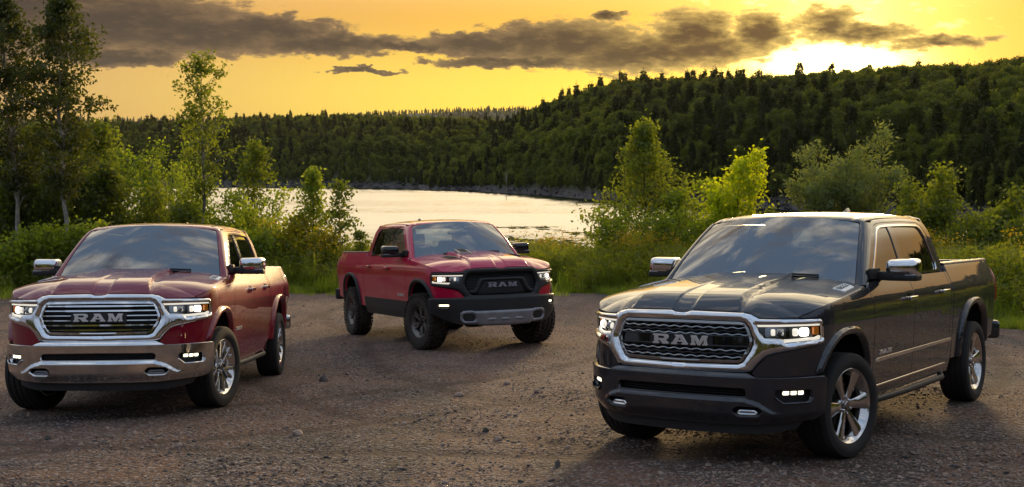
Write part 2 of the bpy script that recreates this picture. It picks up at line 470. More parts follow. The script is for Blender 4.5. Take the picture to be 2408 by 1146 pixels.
def loft(secs, caps=True, ring=True):
    S = [np.asarray(s, float) for s in secs]; n = len(S[0]); V = np.vstack(S); F = []
    for i in range(len(S) - 1):
        for j in range(n if ring else n - 1):
            k = (j + 1) % n; F.append((i * n + j, i * n + k, (i + 1) * n + k, (i + 1) * n + j))
    if caps and ring: F += [tuple(range(n))[::-1], tuple(range((len(S) - 1) * n, len(S) * n))]
    return V, F, None
def tube(path, r, seg=8):
    P = np.asarray(path, float); rr = np.broadcast_to(np.asarray(r, float), (len(P),)); secs = []
    for i, p in enumerate(P):
        t = P[min(i + 1, len(P) - 1)] - P[max(i - 1, 0)]; t /= np.linalg.norm(t) + 1e-12
        u = np.cross(t, (0, 0, 1.)); u = u if np.linalg.norm(u) > .05 else np.cross(t, (1., 0, 0)); u /= np.linalg.norm(u); w = np.cross(t, u)
        a = np.arange(seg) * 2 * math.pi / seg
        secs.append(p + rr[i] * (np.cos(a)[:, None] * u + np.sin(a)[:, None] * w))
    return loft(secs)
def fixn(d):
    V, F, _ = d
    bm = bmesh.new(); vs_ = [bm.verts.new(v) for v in V]
    for f in F:
        try: bm.faces.new([vs_[i] for i in f])
        except ValueError: pass
    bmesh.ops.remove_doubles(bm, verts=bm.verts, dist=1e-5); bmesh.ops.recalc_face_normals(bm, faces=bm.faces)
    bm.verts.index_update(); bm.verts.ensure_lookup_table()
    V2 = np.array([tuple(v.co) for v in bm.verts]); F2 = [tuple(v.index for v in f.verts) for f in bm.faces]; bm.free()
    return V2, F2, None
MESH = {}
def cm(key, fn, sharp=35):
    """build mesh data once and share it between the trucks"""
    if key not in MESH:
        d = fn()
        if d[2] is None: d = fixn(d)
        me = mesh_np(key, *d)
        if d[2] is None: me.set_sharp_from_angle(angle=R_(sharp))
        MESH[key] = me
    return MESH[key]

# ------------------------------------------------------------------ where the trucks stand
# poses solved from the photograph: x, y, heading, height, pitch, roll on the sloping lot
POSE = {'chrome': (-3.87012, 12.28752, -1.53216, -.05826, .02347, .00646), 'rugged': (-.47594, 18.51136, -1.17190, .04366, .01125, .02360), 'granite': (1.80153, 9.95435, -2.17441, .01460, -.01075, .00153)}
def lot_to_world(p):
    c, s = math.cos(-TILT), math.sin(-TILT); d = np.asarray(p, float) - EYE
    return EYE + np.stack([d[..., 0], d[..., 1] * c - d[..., 2] * s, d[..., 1] * s + d[..., 2] * c], -1)
def truck_matrix(k):
    x, y, yaw, z, pt, rl = POSE[k]
    f = np.array([math.cos(yaw), math.sin(yaw), pt]); f /= np.linalg.norm(f)
    l = np.array([-math.sin(yaw), math.cos(yaw), rl]); l -= f * (l @ f); l /= np.linalg.norm(l); u = np.cross(f, l)
    o = np.array([x, y, z + pt * 1.84]); A = lot_to_world(np.stack([o, o + f, o + l, o + u]))
    M = Matrix.Identity(4)
    for j, v in enumerate((A[1] - A[0], A[2] - A[0], A[3] - A[0], A[0])):
        for i in range(3): M[i][j] = v[i]
    return M
TRUCKS = {k: truck_matrix(k) for k in POSE}

# ------------------------------------------------------------------ lie of the land
WATER = EYE[2] - 5.0
def az_of(px): return math.atan((px - PW / 2) / F_PX)
_p0 = lot_to_world(np.array([0., 0., 0.]))
_con = []
for M in TRUCKS.values():
    for x in (0, -3.672):
        for y in (-.862, .862): _con.append(tuple(M @ Vector((x, y, 0))))
_con = np.array(_con)
def plane_z(x, y):
    y = np.where(y < 0, 25 * np.tanh(y / 25), y)
    return _p0[2] - math.tan(TILT) * (y - _p0[1])
def _k(a, b): return np.exp(-((a[:, None, :] - b[None]) ** 2).sum(-1) / (2 * 1.5 ** 2))
_w = np.linalg.solve(_k(_con[:, :2], _con[:, :2]) + 1e-4 * np.eye(len(_con)), _con[:, 2] - plane_z(_con[:, 0], _con[:, 1]))
def sstep(a, b, x):
    t = np.clip((x - a) / (b - a), 0, 1); return t * t * (3 - 2 * t)
def lot_edge(x): return np.interp(x, [-60, -22, -14, -6, 2.5, 6, 9.3, 13, 20, 60], [33, 34, 36, 38.2, 38, 33, 23.4, 19.5, 17, 15])
def ground_z(x, y):
    x = np.asarray(x, float); y = np.asarray(y, float); sh = x.shape; x, y = x.ravel(), y.ravel(); z = plane_z(x, y)
    for i in range(0, len(x), 20000):
        s = slice(i, i + 20000); z[s] += _k(np.c_[x[s], y[s]], _con[:, :2]) @ _w
    e = lot_edge(x); z += .16 * sstep(e, e + 2.5, y)                      # the grass stands a little proud of the gravel
    z -= 3.4 * sstep(43, 60, y)
    return z.reshape(sh)
# ------------------------------------------------------------------ ground, lake, hills
def grid_mesh(name, xs, ys, zf):
    X, Y = np.meshgrid(xs, ys); Z = zf(X, Y); n, m = X.shape
    i = np.arange(n * m).reshape(n, m); Q = np.stack([i[:-1, :-1], i[:-1, 1:], i[1:, 1:], i[1:, :-1]], -1).reshape(-1, 4)
    return mesh_fast(name, np.stack([X, Y, Z], -1).reshape(-1, 3), Q, smooth=True)
def geom(a, b, r, d0):
    out = [a]; d = d0
    while out[-1] < b: out.append(out[-1] + d); d *= r
    return out
xs = np.arange(-24, 24.01, .16); xs = np.r_[-np.array(geom(24, 1500, 1.25, .5))[::-1], xs[1:-1], geom(24, 1500, 1.25, .5)]
ys = np.r_[-np.array(geom(-4, 1500, 1.25, .5))[::-1], np.arange(4.2, 34, .13), np.arange(34, 66, .42), geom(66, 130, 1.3, 2)]
def _paths():
    out = []
    for k, bend in (('chrome', -.05), ('rugged', .05), ('granite', -.06)):           # where each truck rolled in
        M = TRUCKS[k]; q = np.linspace(0, 16, 60)
        for w in (-.862, .862):
            P = [M @ Vector((-3.67 - a, w + bend * a * a * .5, 0)) for a in q]; out.append(np.array([(p.x, p.y) for p in P]))
    for pts in (((-11, 7.5), (-5, 9.6), (0, 13.2), (3.0, 18.5), (4.2, 27), (4.0, 36)), ((9, 8.2), (3.5, 9.2), (-1.2, 11.8), (-3.2, 17.5), (-3.6, 27), (-3.0, 37)), ((-10, 9.8), (-3, 8.9), (4, 8.3), (10, 8.8))):
        P = np.array(pts, float); u = np.linspace(0, 1, len(P)); q = np.linspace(0, 1, 90)
        for _ in range(2): c = np.stack([np.interp(q, u, P[:, 0]), np.interp(q, u, P[:, 1])], 1); ker = np.ones(13) / 13; cp = np.pad(c, ((6, 6), (0, 0)), 'edge'); P = np.stack([np.convolve(cp[:, j], ker, 'valid') for j in (0, 1)], 1); u = q
        tg = np.gradient(P, axis=0); tg /= np.linalg.norm(tg, axis=1)[:, None]; nn = np.c_[-tg[:, 1], tg[:, 0]]
        out += [P + nn * .86, P - nn * .86]
    return out
PATHS = _paths()
def tracks(X, Y):
    p = np.c_[np.ravel(X), np.ravel(Y)]; d = np.full(len(p), 9.); m_ = (np.abs(p[:, 0]) < 24) & (p[:, 1] > 3) & (p[:, 1] < 45); q = p[m_]; dd = np.full(len(q), 9.)
    for P in PATHS:
        for a, b in zip(P[::2][:-1], P[::2][1:]):
            e = b - a; t = np.clip(((q - a) @ e) / (e @ e + 1e-9), 0, 1); dd = np.minimum(dd, np.hypot(*(q - a - t[:, None] * e).T))
    d[m_] = dd; return np.exp(-(d / .19) ** 2).reshape(np.shape(X))
def relief(X, Y):
    Z = ground_z(X, Y); e = lot_edge(X)
    v = np.array([noise.noise((x * .9, y * .9, 0.)) * .022 + noise.noise((x * 2.1, y * 2.1, 5.)) * .014 + noise.noise((x * .28 + 9, y * .28, 3.)) * .035 + noise.noise((x * 4.3, y * 4.3, 7.)) * .013 if abs(x) < 25 and 3 < y < 66 else 0. for x, y in zip(X.ravel(), Y.ravel())]).reshape(X.shape)
    v = v - .022 * tracks(X, Y)
    near = np.ones_like(X)
    for c in _con: near = np.minimum(near, sstep(.15, .8, np.hypot(X - c[0], Y - c[1])))
    return Z + v * near
m, t, b = new_mat('gravel')
tc = t.nodes.new('ShaderNodeTexCoord'); o = NX(t, tc.outputs['Object']); gx, gy, gz = nsep(t, o)
big = nnoise(t, o, .35, 5, .6, .42); mid = nnoise(t, o, 1.7, 6, .65, .4); fine = nnoise(t, o, 28., 5, .7)
vor = t.nodes.new('ShaderNodeTexVoronoi'); vor.inputs['Scale'].default_value = 22.; t.links.new(o.s, vor.inputs['Vector'])
vor2 = t.nodes.new('ShaderNodeTexVoronoi'); vor2.inputs['Scale'].default_value = 48.; t.links.new(o.s, vor2.inputs['Vector'])
vc = nsep(t, NX(t, vor2.outputs['Color']))
rut = nnoise(t, nvec(t, 'MULTIPLY', o, (.55, .10, 1.)), 1.0, 4, .55, 1.2)
c = nmix(t, mid.step(.32, .68), (.205, .098, .056), (.120, .074, .055))
c = nmix(t, rut.step(.50, .60) * .85, c, (.050, .037, .032))
c = nmix(t, rut.step(.45, .35) * .75, c, (.255, .160, .112))
c = nmix(t, big.step(.46, .64) * .8, c, (.215, .112, .066))
c = nmix(t, mid.step(.58, .75) * big.step(.6, .35), c, (.048, .039, .034))
c = nmix(t, vc[0].step(.66, .90) * .85, c, (.36, .30, .265))
c = nmix(t, vc[1].step(.62, .90) * .8, c, (.050, .044, .042))
c = nmix(t, fine.step(.35, .75) * .45, c, (.080, .066, .058))
at2 = t.nodes.new('ShaderNodeAttribute'); at2.attribute_name = 'track'; tk = NX(t, at2.outputs['Fac'])
c = nmix(t, (tk * (mid + .25)).step(.25, .75) * .7, c, (.072, .045, .033))
moss = nnoise(t, o, .8, 4, .6, .42); c = nmix(t, moss.step(.66, .76) * .5, c, (.105, .100, .030))
at = t.nodes.new('ShaderNodeAttribute'); at.attribute_name = 'grass'; ga = NX(t, at.outputs['Fac'])
soil = nmix(t, mid.step(.3, .7), (.070, .075, .018), (.125, .125, .030))
gm = (ga + (mid - .5) * 1.1 + (big - .5) * .5).step(.52, .70); c = nmix(t, gm, c, soil)
t.links.new(c.s, b.inputs['Base Color']); b.inputs['Roughness'].default_value = .93; b.inputs['Specular IOR Level'].default_value = .25
h = NX(t, vor.outputs['Distance']) * -.8 + NX(t, vor2.outputs['Distance']) * -.35 + fine * .6 + mid * 2.0
bn = t.nodes.new('ShaderNodeBump'); bn.inputs['Strength'].default_value = 1.0; bn.inputs['Distance'].default_value = .040
t.links.new(h.s, bn.inputs['Height']); t.links.new(bn.outputs[0], b.inputs['Normal'])
gme = grid_mesh('ground', xs, ys, relief)
_v = np.empty(len(gme.vertices) * 3, np.float32); gme.vertices.foreach_get('co', _v); _v = _v.reshape(-1, 3)
ga_ = gme.attributes.new('grass', 'FLOAT', 'POINT'); ga_.data.foreach_set('value', sstep(-2.6, 1.6, _v[:, 1] - lot_edge(_v[:, 0])).astype(np.float32))
tr_ = gme.attributes.new('track', 'FLOAT', 'POINT'); tr_.data.foreach_set('value', tracks(_v[:, 0], _v[:, 1]).astype(np.float32))
tag(link('ground', gme, 'gravel'), 'brown gravel lot sloping down to the lake', kind='structure')

m, t, b = new_mat('lake_water')
tc = t.nodes.new('ShaderNodeTexCoord'); o = NX(t, tc.outputs['Object'])
w1 = nnoise(t, nvec(t, 'MULTIPLY', o, (.9, 2.2, 1.)), 1.0, 4, .6, .3); w2 = nnoise(t, nvec(t, 'MULTIPLY', o, (.16, .5, 1.)), 1.0, 3, .5)
calm = nnoise(t, nvec(t, 'MULTIPLY', o, (.006, .026, 1.)), 1.0, 3, .55, .3)
yy = nsep(t, o)[1]
rough = (calm.step(.50, .62) * .5 + yy.step(105., 78.) * 1.0).mn(1.0) * .94 + .06
b.inputs['Base Color'].default_value = (.012, .018, .016, 1); b.inputs['IOR'].default_value = 1.5; t.links.new((rough * .08 + .07).s, b.inputs['Roughness'])
wv = nnoise(t, nvec(t, 'MULTIPLY', o, (1.1, 2.4, 1.)), 1.0, 3, .6, .2, 1); wv2 = nnoise(t, nvec(t, 'MULTIPLY', o, (.22, .55, 1.)), 1.0, 2, .5, 0., 1)
sl = nvec(t, 'SUBTRACT', nvec(t, 'ADD', wv, wv2), (1., 1., 1.)); sl2 = nvec(t, 'SCALE', sl); t.links.new((rough * .30 + .05).s, sl2.s.node.inputs['Scale'])
nm = nvec(t, 'NORMALIZE', nvec(t, 'ADD', nvec(t, 'MULTIPLY', sl2, (1., 1., 0.)), (0., -.105, 1.))); t.links.new(nm.s, b.inputs['Normal'])
wme = mesh_np('lake', [(-1500, 38, WATER), (1500, 38, WATER), (1500, 1600, WATER), (-1500, 1600, WATER)], [(0, 1, 2, 3)], smooth=False)
tag(link('lake', wme, 'lake_water'), 'bright lake reflecting the yellow evening sky', kind='structure')

def shore_d(v): return 5.0 * F_PX / (v - HORIZON)
class Hill:
    def __init__(s, shore, ridge, depth, tree_h, a0, a1):
        s.a = np.array([az_of(p) for p, _ in shore]); s.ds = np.array([shore_d(v) for _, v in shore])
        s.ra = np.array([az_of(p) for p, _ in ridge]); s.re = np.array([(HORIZON - v) / F_PX for _, v in ridge])
        s.depth, s.th, s.a0, s.a1 = depth, tree_h, az_of(a0), az_of(a1)
    def at(s, az, t):
        """ground point at azimuth az, t = 0 at the shore, 1 on the crest"""
        ds = np.interp(az, s.a, s.ds); dr = ds + s.depth; D = ds + (dr - ds) * t
        zr = np.maximum(EYE[2] + dr * np.tan(np.interp(az, s.ra, s.re)) - s.th, WATER + 1.0)
        q = np.clip(t, 0, 1); z = WATER + 1.0 * sstep(-.01, .02, t) - 1.2 * sstep(.02, -.12, t) + (zr - WATER - 1.0) * np.sin(q * math.pi / 2) ** .85 - 8 * np.clip(t - 1, 0, 3)
        return np.stack([D * np.sin(az), D * np.cos(az), z], -1)
    def mesh(s, name):
        az = np.linspace(s.a0, s.a1, 320); tt = np.r_[-.15, -.05, -.01, .0, .015, .03, np.linspace(.06, 1.05, 22), 1.3, 2.0]
        A, Tt = np.meshgrid(az, tt); V = s.at(A, Tt); n, k = A.shape
        V[..., 2] += .35 * np.sin(A * 900 + Tt * 40) * np.sin(A * 377) * (np.abs(Tt - .03) < .05)
        i = np.arange(n * k).reshape(n, k); Q = np.stack([i[:-1, :-1], i[:-1, 1:], i[1:, 1:], i[1:, :-1]], -1).reshape(-1, 4)
        return mesh_fast(name, V.reshape(-1, 3), Q, smooth=True)
far_hill = Hill([(-4000, 432), (560, 437.5), (1000, 444), (1400, 446), (2000, 446)], [(-4000, 300), (-1000, 292), (150, 284), (300, 278), (420, 275), (560, 266), (800, 258), (1000, 262), (1150, 268), (1300, 285), (1700, 300)], 160., 8.5, -3600, 1700)
near_hill = Hill([(985, 446), (1100, 449), (1420, 471), (1800, 488), (2408, 512), (4500, 545), (30000, 545)], [(985, 446), (1010, 425), (1060, 378), (1130, 325), (1200, 283), (1250, 258), (1330, 226), (1450, 196), (1600, 193), (1750, 195), (1900, 188), (2050, 182), (2200, 180), (2350, 176), (2450, 164), (3000, 150), (4500, 160), (30000, 160)], 135., 7.2, 985, 16000)
back_ridge = Hill([(-1000, 400.6), (3000, 400.6)], [(-1000, 295), (-500, 290), (500, 284), (700, 276), (950, 262), (1120, 256), (1300, 252), (1700, 250), (3000, 250)], 500., 9., -500, 2600)
m, t, b = new_mat('forest_floor')
tc = t.nodes.new('ShaderNodeTexCoord'); o = NX(t, tc.outputs['Object']); n = nnoise(t, o, .12, 5, .6)
z = nsep(t, o)[2]; rock = nnoise(t, nvec(t, 'MULTIPLY', o, (.5, .5, 1.6)), 1.0, 6, .7, .5)
c = nmix(t, n.step(.3, .7), (.030, .034, .008), (.060, .064, .014)); rk = nmix(t, rock.step(.3, .7), (.035, .030, .028), (.11, .095, .088))
c = nmix(t, z.step(WATER + 1.6, WATER + .9), c, rk); t.links.new(c.s, b.inputs['Base Color']); b.inputs['Roughness'].default_value = .95
tag(link('far_hill', far_hill.mesh('far_hill'), 'forest_floor'), 'low wooded hill across the lake', kind='structure')
tag(link('near_hill', near_hill.mesh('near_hill'), 'forest_floor'), 'steep wooded hill rising at the right', kind='structure')
tag(link('back_ridge', back_ridge.mesh('back_ridge'), 'forest_floor'), 'distant ridge behind the hills', kind='structure')

# ------------------------------------------------------------------ foliage
def leaf_mat(name, dark, light, trans=.45, glow=1.0, rand=.5):
    m = bpy.data.materials.new(name); m.use_nodes = True; MATS[name] = m; t = m.node_tree; t.nodes.clear()
    ge = t.nodes.new('ShaderNodeNewGeometry'); oi = t.nodes.new('ShaderNodeObjectInfo')
    pos = NX(t, ge.outputs['Position']); ri = NX(t, ge.outputs['Random Per Island'])
    n = nnoise(t, pos, 1.1, 3, .6)
    f = (n.step(.3, .7) * .45 + ri * .35 + NX(t, oi.outputs['Random']) * rand) / (.80 + rand)
    c = nmix(t, f, dark, light)
    d = t.nodes.new('ShaderNodeBsdfDiffuse'); tr = t.nodes.new('ShaderNodeBsdfTranslucent'); gl = t.nodes.new('ShaderNodeBsdfGlossy')
    gl.inputs['Roughness'].default_value = .45; gl.inputs['Color'].default_value = (.5, .5, .5, 1)
    c2 = nmix(t, 1.0, c, (1.5 * glow, 1.35 * glow, .55 * glow), 'MULTIPLY')
    t.links.new(c.s, d.inputs[0]); t.links.new(c2.s, tr.inputs[0])
    m1 = t.nodes.new('ShaderNodeMixShader'); m1.inputs[0].default_value = trans; t.links.new(d.outputs[0], m1.inputs[1]); t.links.new(tr.outputs[0], m1.inputs[2])
    m2 = t.nodes.new('ShaderNodeMixShader'); m2.inputs[0].default_value = .04; t.links.new(m1.outputs[0], m2.inputs[1]); t.links.new(gl.outputs[0], m2.inputs[2])
    out = t.nodes.new('ShaderNodeOutputMaterial'); t.links.new(m2.outputs[0], out.inputs[0]); return m
leaf_mat('aspen_leaf', (.036, .050, .009), (.100, .122, .018), .42)
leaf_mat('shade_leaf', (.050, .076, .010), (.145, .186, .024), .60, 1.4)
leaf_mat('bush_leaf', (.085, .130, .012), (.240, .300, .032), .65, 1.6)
leaf_mat('gold_leaf', (.140, .145, .012), (.310, .280, .024), .65, 1.5)
leaf_mat('lime_leaf', (.20, .27, .008), (.38, .44, .014), .65, 1.45)
leaf_mat('willow_leaf', (.110, .150, .055), (.260, .315, .120), .50, 1.15)
leaf_mat('birch_leaf', (.066, .098, .012), (.180, .222, .026), .60, 1.4)
leaf_mat('grass_blade', (.120, .170, .018), (.280, .335, .040), .65, 1.6)
leaf_mat('weed_leaf', (.100, .125, .014), (.220, .240, .030), .62, 1.3)
leaf_mat('flower_gold', (.42, .27, .010), (.62, .42, .015), .4)
leaf_mat('conifer_needle', (.022, .032, .006), (.060, .074, .012), .40, 1.0, .9)
leaf_mat('forest_bright', (.072, .100, .010), (.205, .245, .026), .55, 1.1, 1.0)
leaf_mat('forest_leaf', (.044, .064, .007), (.150, .182, .021), .50, 1.0, 1.1)
mat('aspen_bark', (.36, .325, .275), .85, bump=(14, .5, .02), vary=.4)
mat('brown_bark', (.075, .058, .044), .9, bump=(20, .6, .02), vary=.35)
mat('pale_snag', (.40, .36, .31), .85, vary=.2)
mat('rock', (.075, .064, .057), .9, bump=(5, .6, .05), vary=.4)
mat('pale_stone', (.36, .255, .195), .9, bump=(30, .5, .01), vary=.35)
mat('dark_stone', (.13, .105, .092), .9, bump=(30, .5, .01), vary=.35)

def leaves(P, size, asp=.55, up=None, rg=rng, droop=0.0, jit=.35):
    """one folded-flat rhombic leaf per point; returns vertices and quads"""
    n = len(P); u = rg.normal(size=(n, 3)); u[:, 2] -= droop
    if up is not None: u = u * .55 + up
    u /= np.linalg.norm(u, axis=1)[:, None]; w = np.cross(u, rg.normal(size=(n, 3))); w /= np.linalg.norm(w, axis=1)[:, None] + 1e-9
    L = (size * (1 + jit * rg.uniform(-1, 1, n)))[:, None]; W = L * asp * .5
    V = np.stack([P, P + u * L * .45 + w * W, P + u * L, P + u * L * .45 - w * W], 1).reshape(-1, 3)
    return V, np.arange(4 * n).reshape(n, 4)
def limb(a, b, sag, n, rg, wob):
    t = np.linspace(0, 1, n)[:, None]; P = np.array(a) * (1 - t) + np.array(b) * t
    P = P + np.array([0, 0, 1.]) * sag * (4 * t * (1 - t)); P[1:-1] += rg.normal(size=(n - 2, 3)) * wob; return P
def crown_tree(name, base, H, W, label, leafm, bark, seed, h0=.3, prof=None, nb=26, sub=4, nleaf=4000, size=.11, asp=.6, trunk_r=.07, lean=(0, 0), stems=1, rise=.9, up=0., spread=.16, cat='tree', group=None, squash=1., bare=.0):
    rg = np.random.default_rng(seed); base = np.array(base, float)
    prof = prof or (lambda q: math.sin(math.pi * min(1, max(0.03, q * .92 + .08))) ** .7)
    wood, tips, tipd = [], [], []
    for sidx in range(stems):
        if stems > 1:
            a = 2 * math.pi * (sidx + rg.uniform(-.3, .3)) / stems; rr = W * rg.uniform(.10, .42); h = H * rg.uniform(.62, 1.0) * (1 - .35 * (rr / W) ** 1.5) if sidx else H
            top = np.array([math.cos(a) * rr, math.sin(a) * rr * squash, h]); b0 = np.array([math.cos(a), math.sin(a), 0]) * W * .05 * rg.uniform(.3, 1.5); tr = trunk_r * rg.uniform(.5, .9)
        else: top = np.array([lean[0], lean[1], H]); b0 = np.zeros(3); h = H; tr = trunk_r
        n = 9; P = limb(b0 + [0, 0, -.15], top, 0, n, rg, H * .006); rad = tr * (1 - np.linspace(0, 1, n)) ** .8 + .006
        wood.append(tube(P, rad, 7))
        nbs = max(3, nb // stems)
        for k in range(nbs):
            q = (k + rg.uniform(0, 1)) / nbs; hf = h0 + (1 - h0) * q; i = hf * (n - 1); j = min(n - 2, int(i)); p = P[j] + (P[j + 1] - P[j]) * (i - j)
            L = W * .5 * prof(q) * rg.uniform(.65, 1.15) * (1 if stems == 1 else .62); a = 2.4 * k + rg.uniform(-.5, .5)
            d = np.array([math.cos(a), math.sin(a) * squash, rise * rg.uniform(.5, 1.2)]); e = p + d / np.linalg.norm(d) * max(L, .12)
            B = limb(p, e, L * .10, 5, rg, L * .04); wood.append(tube(B, np.linspace(max(.007, rad[j] * .45), .004, 5), 4))
            for s2 in range(sub):
                t2 = rg.uniform(.25, 1.0); i2 = t2 * 4; j2 = min(3, int(i2)); q2 = B[j2] + (B[j2 + 1] - B[j2]) * (i2 - j2)
                d2 = rg.normal(size=3); d2[2] = abs(d2[2]) * .5 + up; d2 /= np.linalg.norm(d2); e2 = q2 + d2 * L * rg.uniform(.25, .5)
                wood.append((np.vstack([q2, e2, e2 + .004, q2 + .006]), [(0, 1, 2, 3)], None))
                tips += [q2 + (e2 - q2) * f for f in (.35, .7, 1.0)]; tipd += [d2] * 3
            tips.append(e); tipd.append(d / np.linalg.norm(d))
        tips.append(P[-1]); tipd.append((P[-1] - P[-2]) / np.linalg.norm(P[-1] - P[-2]))
    tips = np.array(tips); tipd = np.array(tipd); pick = rg.integers(0, len(tips), nleaf)
    P = tips[pick] + rg.normal(size=(nleaf, 3)) * spread * np.array([1, 1, .85]); P[:, 2] = np.maximum(P[:, 2], .02)
    if bare: P = P[P[:, 2] > bare * H]; nleaf = len(P); pick = pick[:nleaf]
    V, Q = leaves(P, size, asp, tipd[pick] * .9 if up > .5 else None, rg, .25)
    T = tag(empty(name, Matrix.Translation(base)), label, cat, group)
    w = join(*wood); link('trunk' if stems == 1 else 'stem', mesh_np('wood', w[0], w[1]), bark, T)
    link('crown', mesh_fast('crown', V, Q), leafm, T)
    return T
def place(px, D): x = math.tan(az_of(px)) * D; return (x, D, float(ground_z(np.array([x]), np.array([D]))[0]))
def top_h(px, D, v): return EYE[2] + D * (HORIZON - v) / F_PX - place(px, D)[2]
def wpx(D, n): return n * D / F_PX

def gn_scatter(name, pts, rot, scl, idx, protos, label, parent=None):
    me = bpy.data.meshes.new(name); n = len(pts); me.vertices.add(n); me.vertices.foreach_set('co', np.asarray(pts, np.float32).ravel())
    a = me.attributes.new('rot', 'FLOAT_VECTOR', 'POINT'); a.data.foreach_set('vector', np.asarray(rot, np.float32).ravel())
    a = me.attributes.new('scl', 'FLOAT_VECTOR', 'POINT'); a.data.foreach_set('vector', np.asarray(scl, np.float32).ravel())
    a = me.attributes.new('idx', 'INT', 'POINT'); a.data.foreach_set('value', np.asarray(idx, np.int32))
    o = bpy.data.objects.new(name, me); C.objects.link(o)
    g = bpy.data.node_groups.new(name, 'GeometryNodeTree'); g.interface.new_socket('Geometry', in_out='INPUT', socket_type='NodeSocketGeometry'); g.interface.new_socket('Geometry', in_out='OUTPUT', socket_type='NodeSocketGeometry')
    i_, o_ = g.nodes.new('NodeGroupInput'), g.nodes.new('NodeGroupOutput'); ins = g.nodes.new('GeometryNodeInstanceOnPoints'); jn = g.nodes.new('GeometryNodeJoinGeometry')
    for p in reversed(protos):
        oi = g.nodes.new('GeometryNodeObjectInfo'); oi.inputs['Object'].default_value = p; oi.inputs['As Instance'].default_value = True; g.links.new(oi.outputs['Geometry'], jn.inputs[0])
    def attr(nm, ty, sock):
        nd = g.nodes.new('GeometryNodeInputNamedAttribute'); nd.data_type = ty; nd.inputs['Name'].default_value = nm; g.links.new(nd.outputs['Attribute'], sock)
    g.links.new(i_.outputs[0], ins.inputs['Points']); g.links.new(jn.outputs[0], ins.inputs['Instance']); ins.inputs['Pick Instance'].default_value = True
    attr('idx', 'INT', ins.inputs['Instance Index']); attr('rot', 'FLOAT_VECTOR', ins.inputs['Rotation']); attr('scl', 'FLOAT_VECTOR', ins.inputs['Scale'])
    g.links.new(ins.outputs[0], o_.inputs[0]); md = o.modifiers.new('scatter', 'NODES'); md.node_group = g
    return tag(o, label, kind='stuff')
def proto(name, V, Q, mats, mi=None):
    me = mesh_fast(name, V, Q, mi)
    for m in mats: me.materials.append(MATS[m])
    return bpy.data.objects.new(name, me)        # not linked to the scene: only its instances show
def cat_q(*ds):
    V, Q, k = [], [], 0; mi = []
    for j, (v, q) in enumerate(ds): V.append(v); Q.append(q + k); k += len(v); mi += [j] * len(q)
    return np.vstack(V), np.vstack(Q), mi
def stick(P, r):
    d = tube(P, r, 5); F = np.array([f for f in d[1] if len(f) == 4]); return d[0], F
def conifer(seed):
    rg = np.random.default_rng(seed); H = 9.; n = 1700; q = rg.uniform(.04, 1, n) ** .75; z = H * (1 - q) + .2
    a = rg.uniform(0, 6.28, n); tier = .75 + .25 * np.cos(z * 7.5 + a * .5); r = 1.55 * q ** .85 * tier * rg.uniform(.55, 1.05, n)
    P = np.c_[r * np.cos(a), r * np.sin(a), z]; up = np.c_[np.cos(a), np.sin(a), -.35 + 0 * a]
    L = leaves(P, .50, .42, up, rg); tip = leaves(np.c_[np.zeros(14), np.zeros(14), np.linspace(H - .9, H + .15, 14)], .30, .35, None, rg)
    st = stick([(0, 0, -.5), (0, 0, H * .5), (0, 0, H)], [.13, .09, .02]); a_ = cat_q(L, tip); V, Q, mi = cat_q((a_[0], a_[1]), st)
    return proto('conifer', V, Q, ['conifer_needle', 'brown_bark'], mi)
def broadleaf(seed, slim, lm='forest_leaf'):
    rg = np.random.default_rng(seed); H = 8.5; pts = []
    for k in range(15):
        zc_ = H * rg.uniform(.30, .92); rr = (1.5 if slim else 2.0) * math.sin(math.pi * min(.95, zc_ / H * .8 + .12)); a = rg.uniform(0, 6.28); c = np.array([math.cos(a) * rr * .55, math.sin(a) * rr * .55, zc_])
        p = rg.normal(size=(130, 3)); p /= np.linalg.norm(p, axis=1)[:, None]; pts.append(c + p * rg.uniform(.55, 1.0, (130, 1)) * np.array([.85, .85, .75]) * (1.0 if slim else 1.2))
    L = leaves(np.vstack(pts), .40, .70, None, rg); st = stick([(0, 0, -.5), (.05, 0, H * .5), (0, .1, H * .9)], [.14, .10, .03]); V, Q, mi = cat_q(L, st)
    return proto('broadleaf', V, Q, [lm, 'aspen_bark' if slim else 'brown_bark'], mi)
FOREST = [conifer(1), conifer(2), broadleaf(3, True), broadleaf(4, False), broadleaf(5, True), broadleaf(6, False), broadleaf(7, True, 'forest_bright'), broadleaf(8, False, 'forest_bright')]
def forest(name, hill, a0, a1, n, label, con=.35, hs=1.0, t0=.012, seed=1, bright=.35):
    rg = np.random.default_rng(seed); az = rg.uniform(az_of(a0), az_of(a1), n); t = rg.uniform(0, 1, n); t = t0 + (1.04 - t0) * t ** 1.15; t[: n // 9] = rg.uniform(.006, .06, n // 9)
    P = hill.at(az, t); P[:, 2] -= .2
    k = np.array([noise.noise((p[0] * .02, p[1] * .02, 5.)) for p in P]); isc = (rg.uniform(0, 1, n) < con + .5 * k + .12 * (t > .8))
    idx = np.where(isc, rg.integers(0, 2, n), rg.integers(2, 6, n)); lowt = ~isc & (rg.uniform(0, 1, n) < bright * np.where(az < az_of(1430), 1.25, 1.) * (1 - t / np.where(az < az_of(1430), 1.1, .62))); idx = np.where(lowt, rg.integers(6, 8, n), idx); s = hs * rg.uniform(.55, 1.08, n) * np.where(t < .06, .45, np.where(t < .14, .72, 1.0)) * np.where(isc & (rg.uniform(0, 1, n) < .35), 1.28, 1)
    return gn_scatter(name, P, np.c_[rg.normal(0, .04, (n, 2)), rg.uniform(0, 6.28, n)], np.c_[s * rg.uniform(.85, 1.15, n), s * rg.uniform(.85, 1.15, n), s], idx, FOREST, label)
forest('forest', far_hill, -900, 1500, 8500, 'mixed forest covering the far hill beyond the water', .18, .72, seed=11)
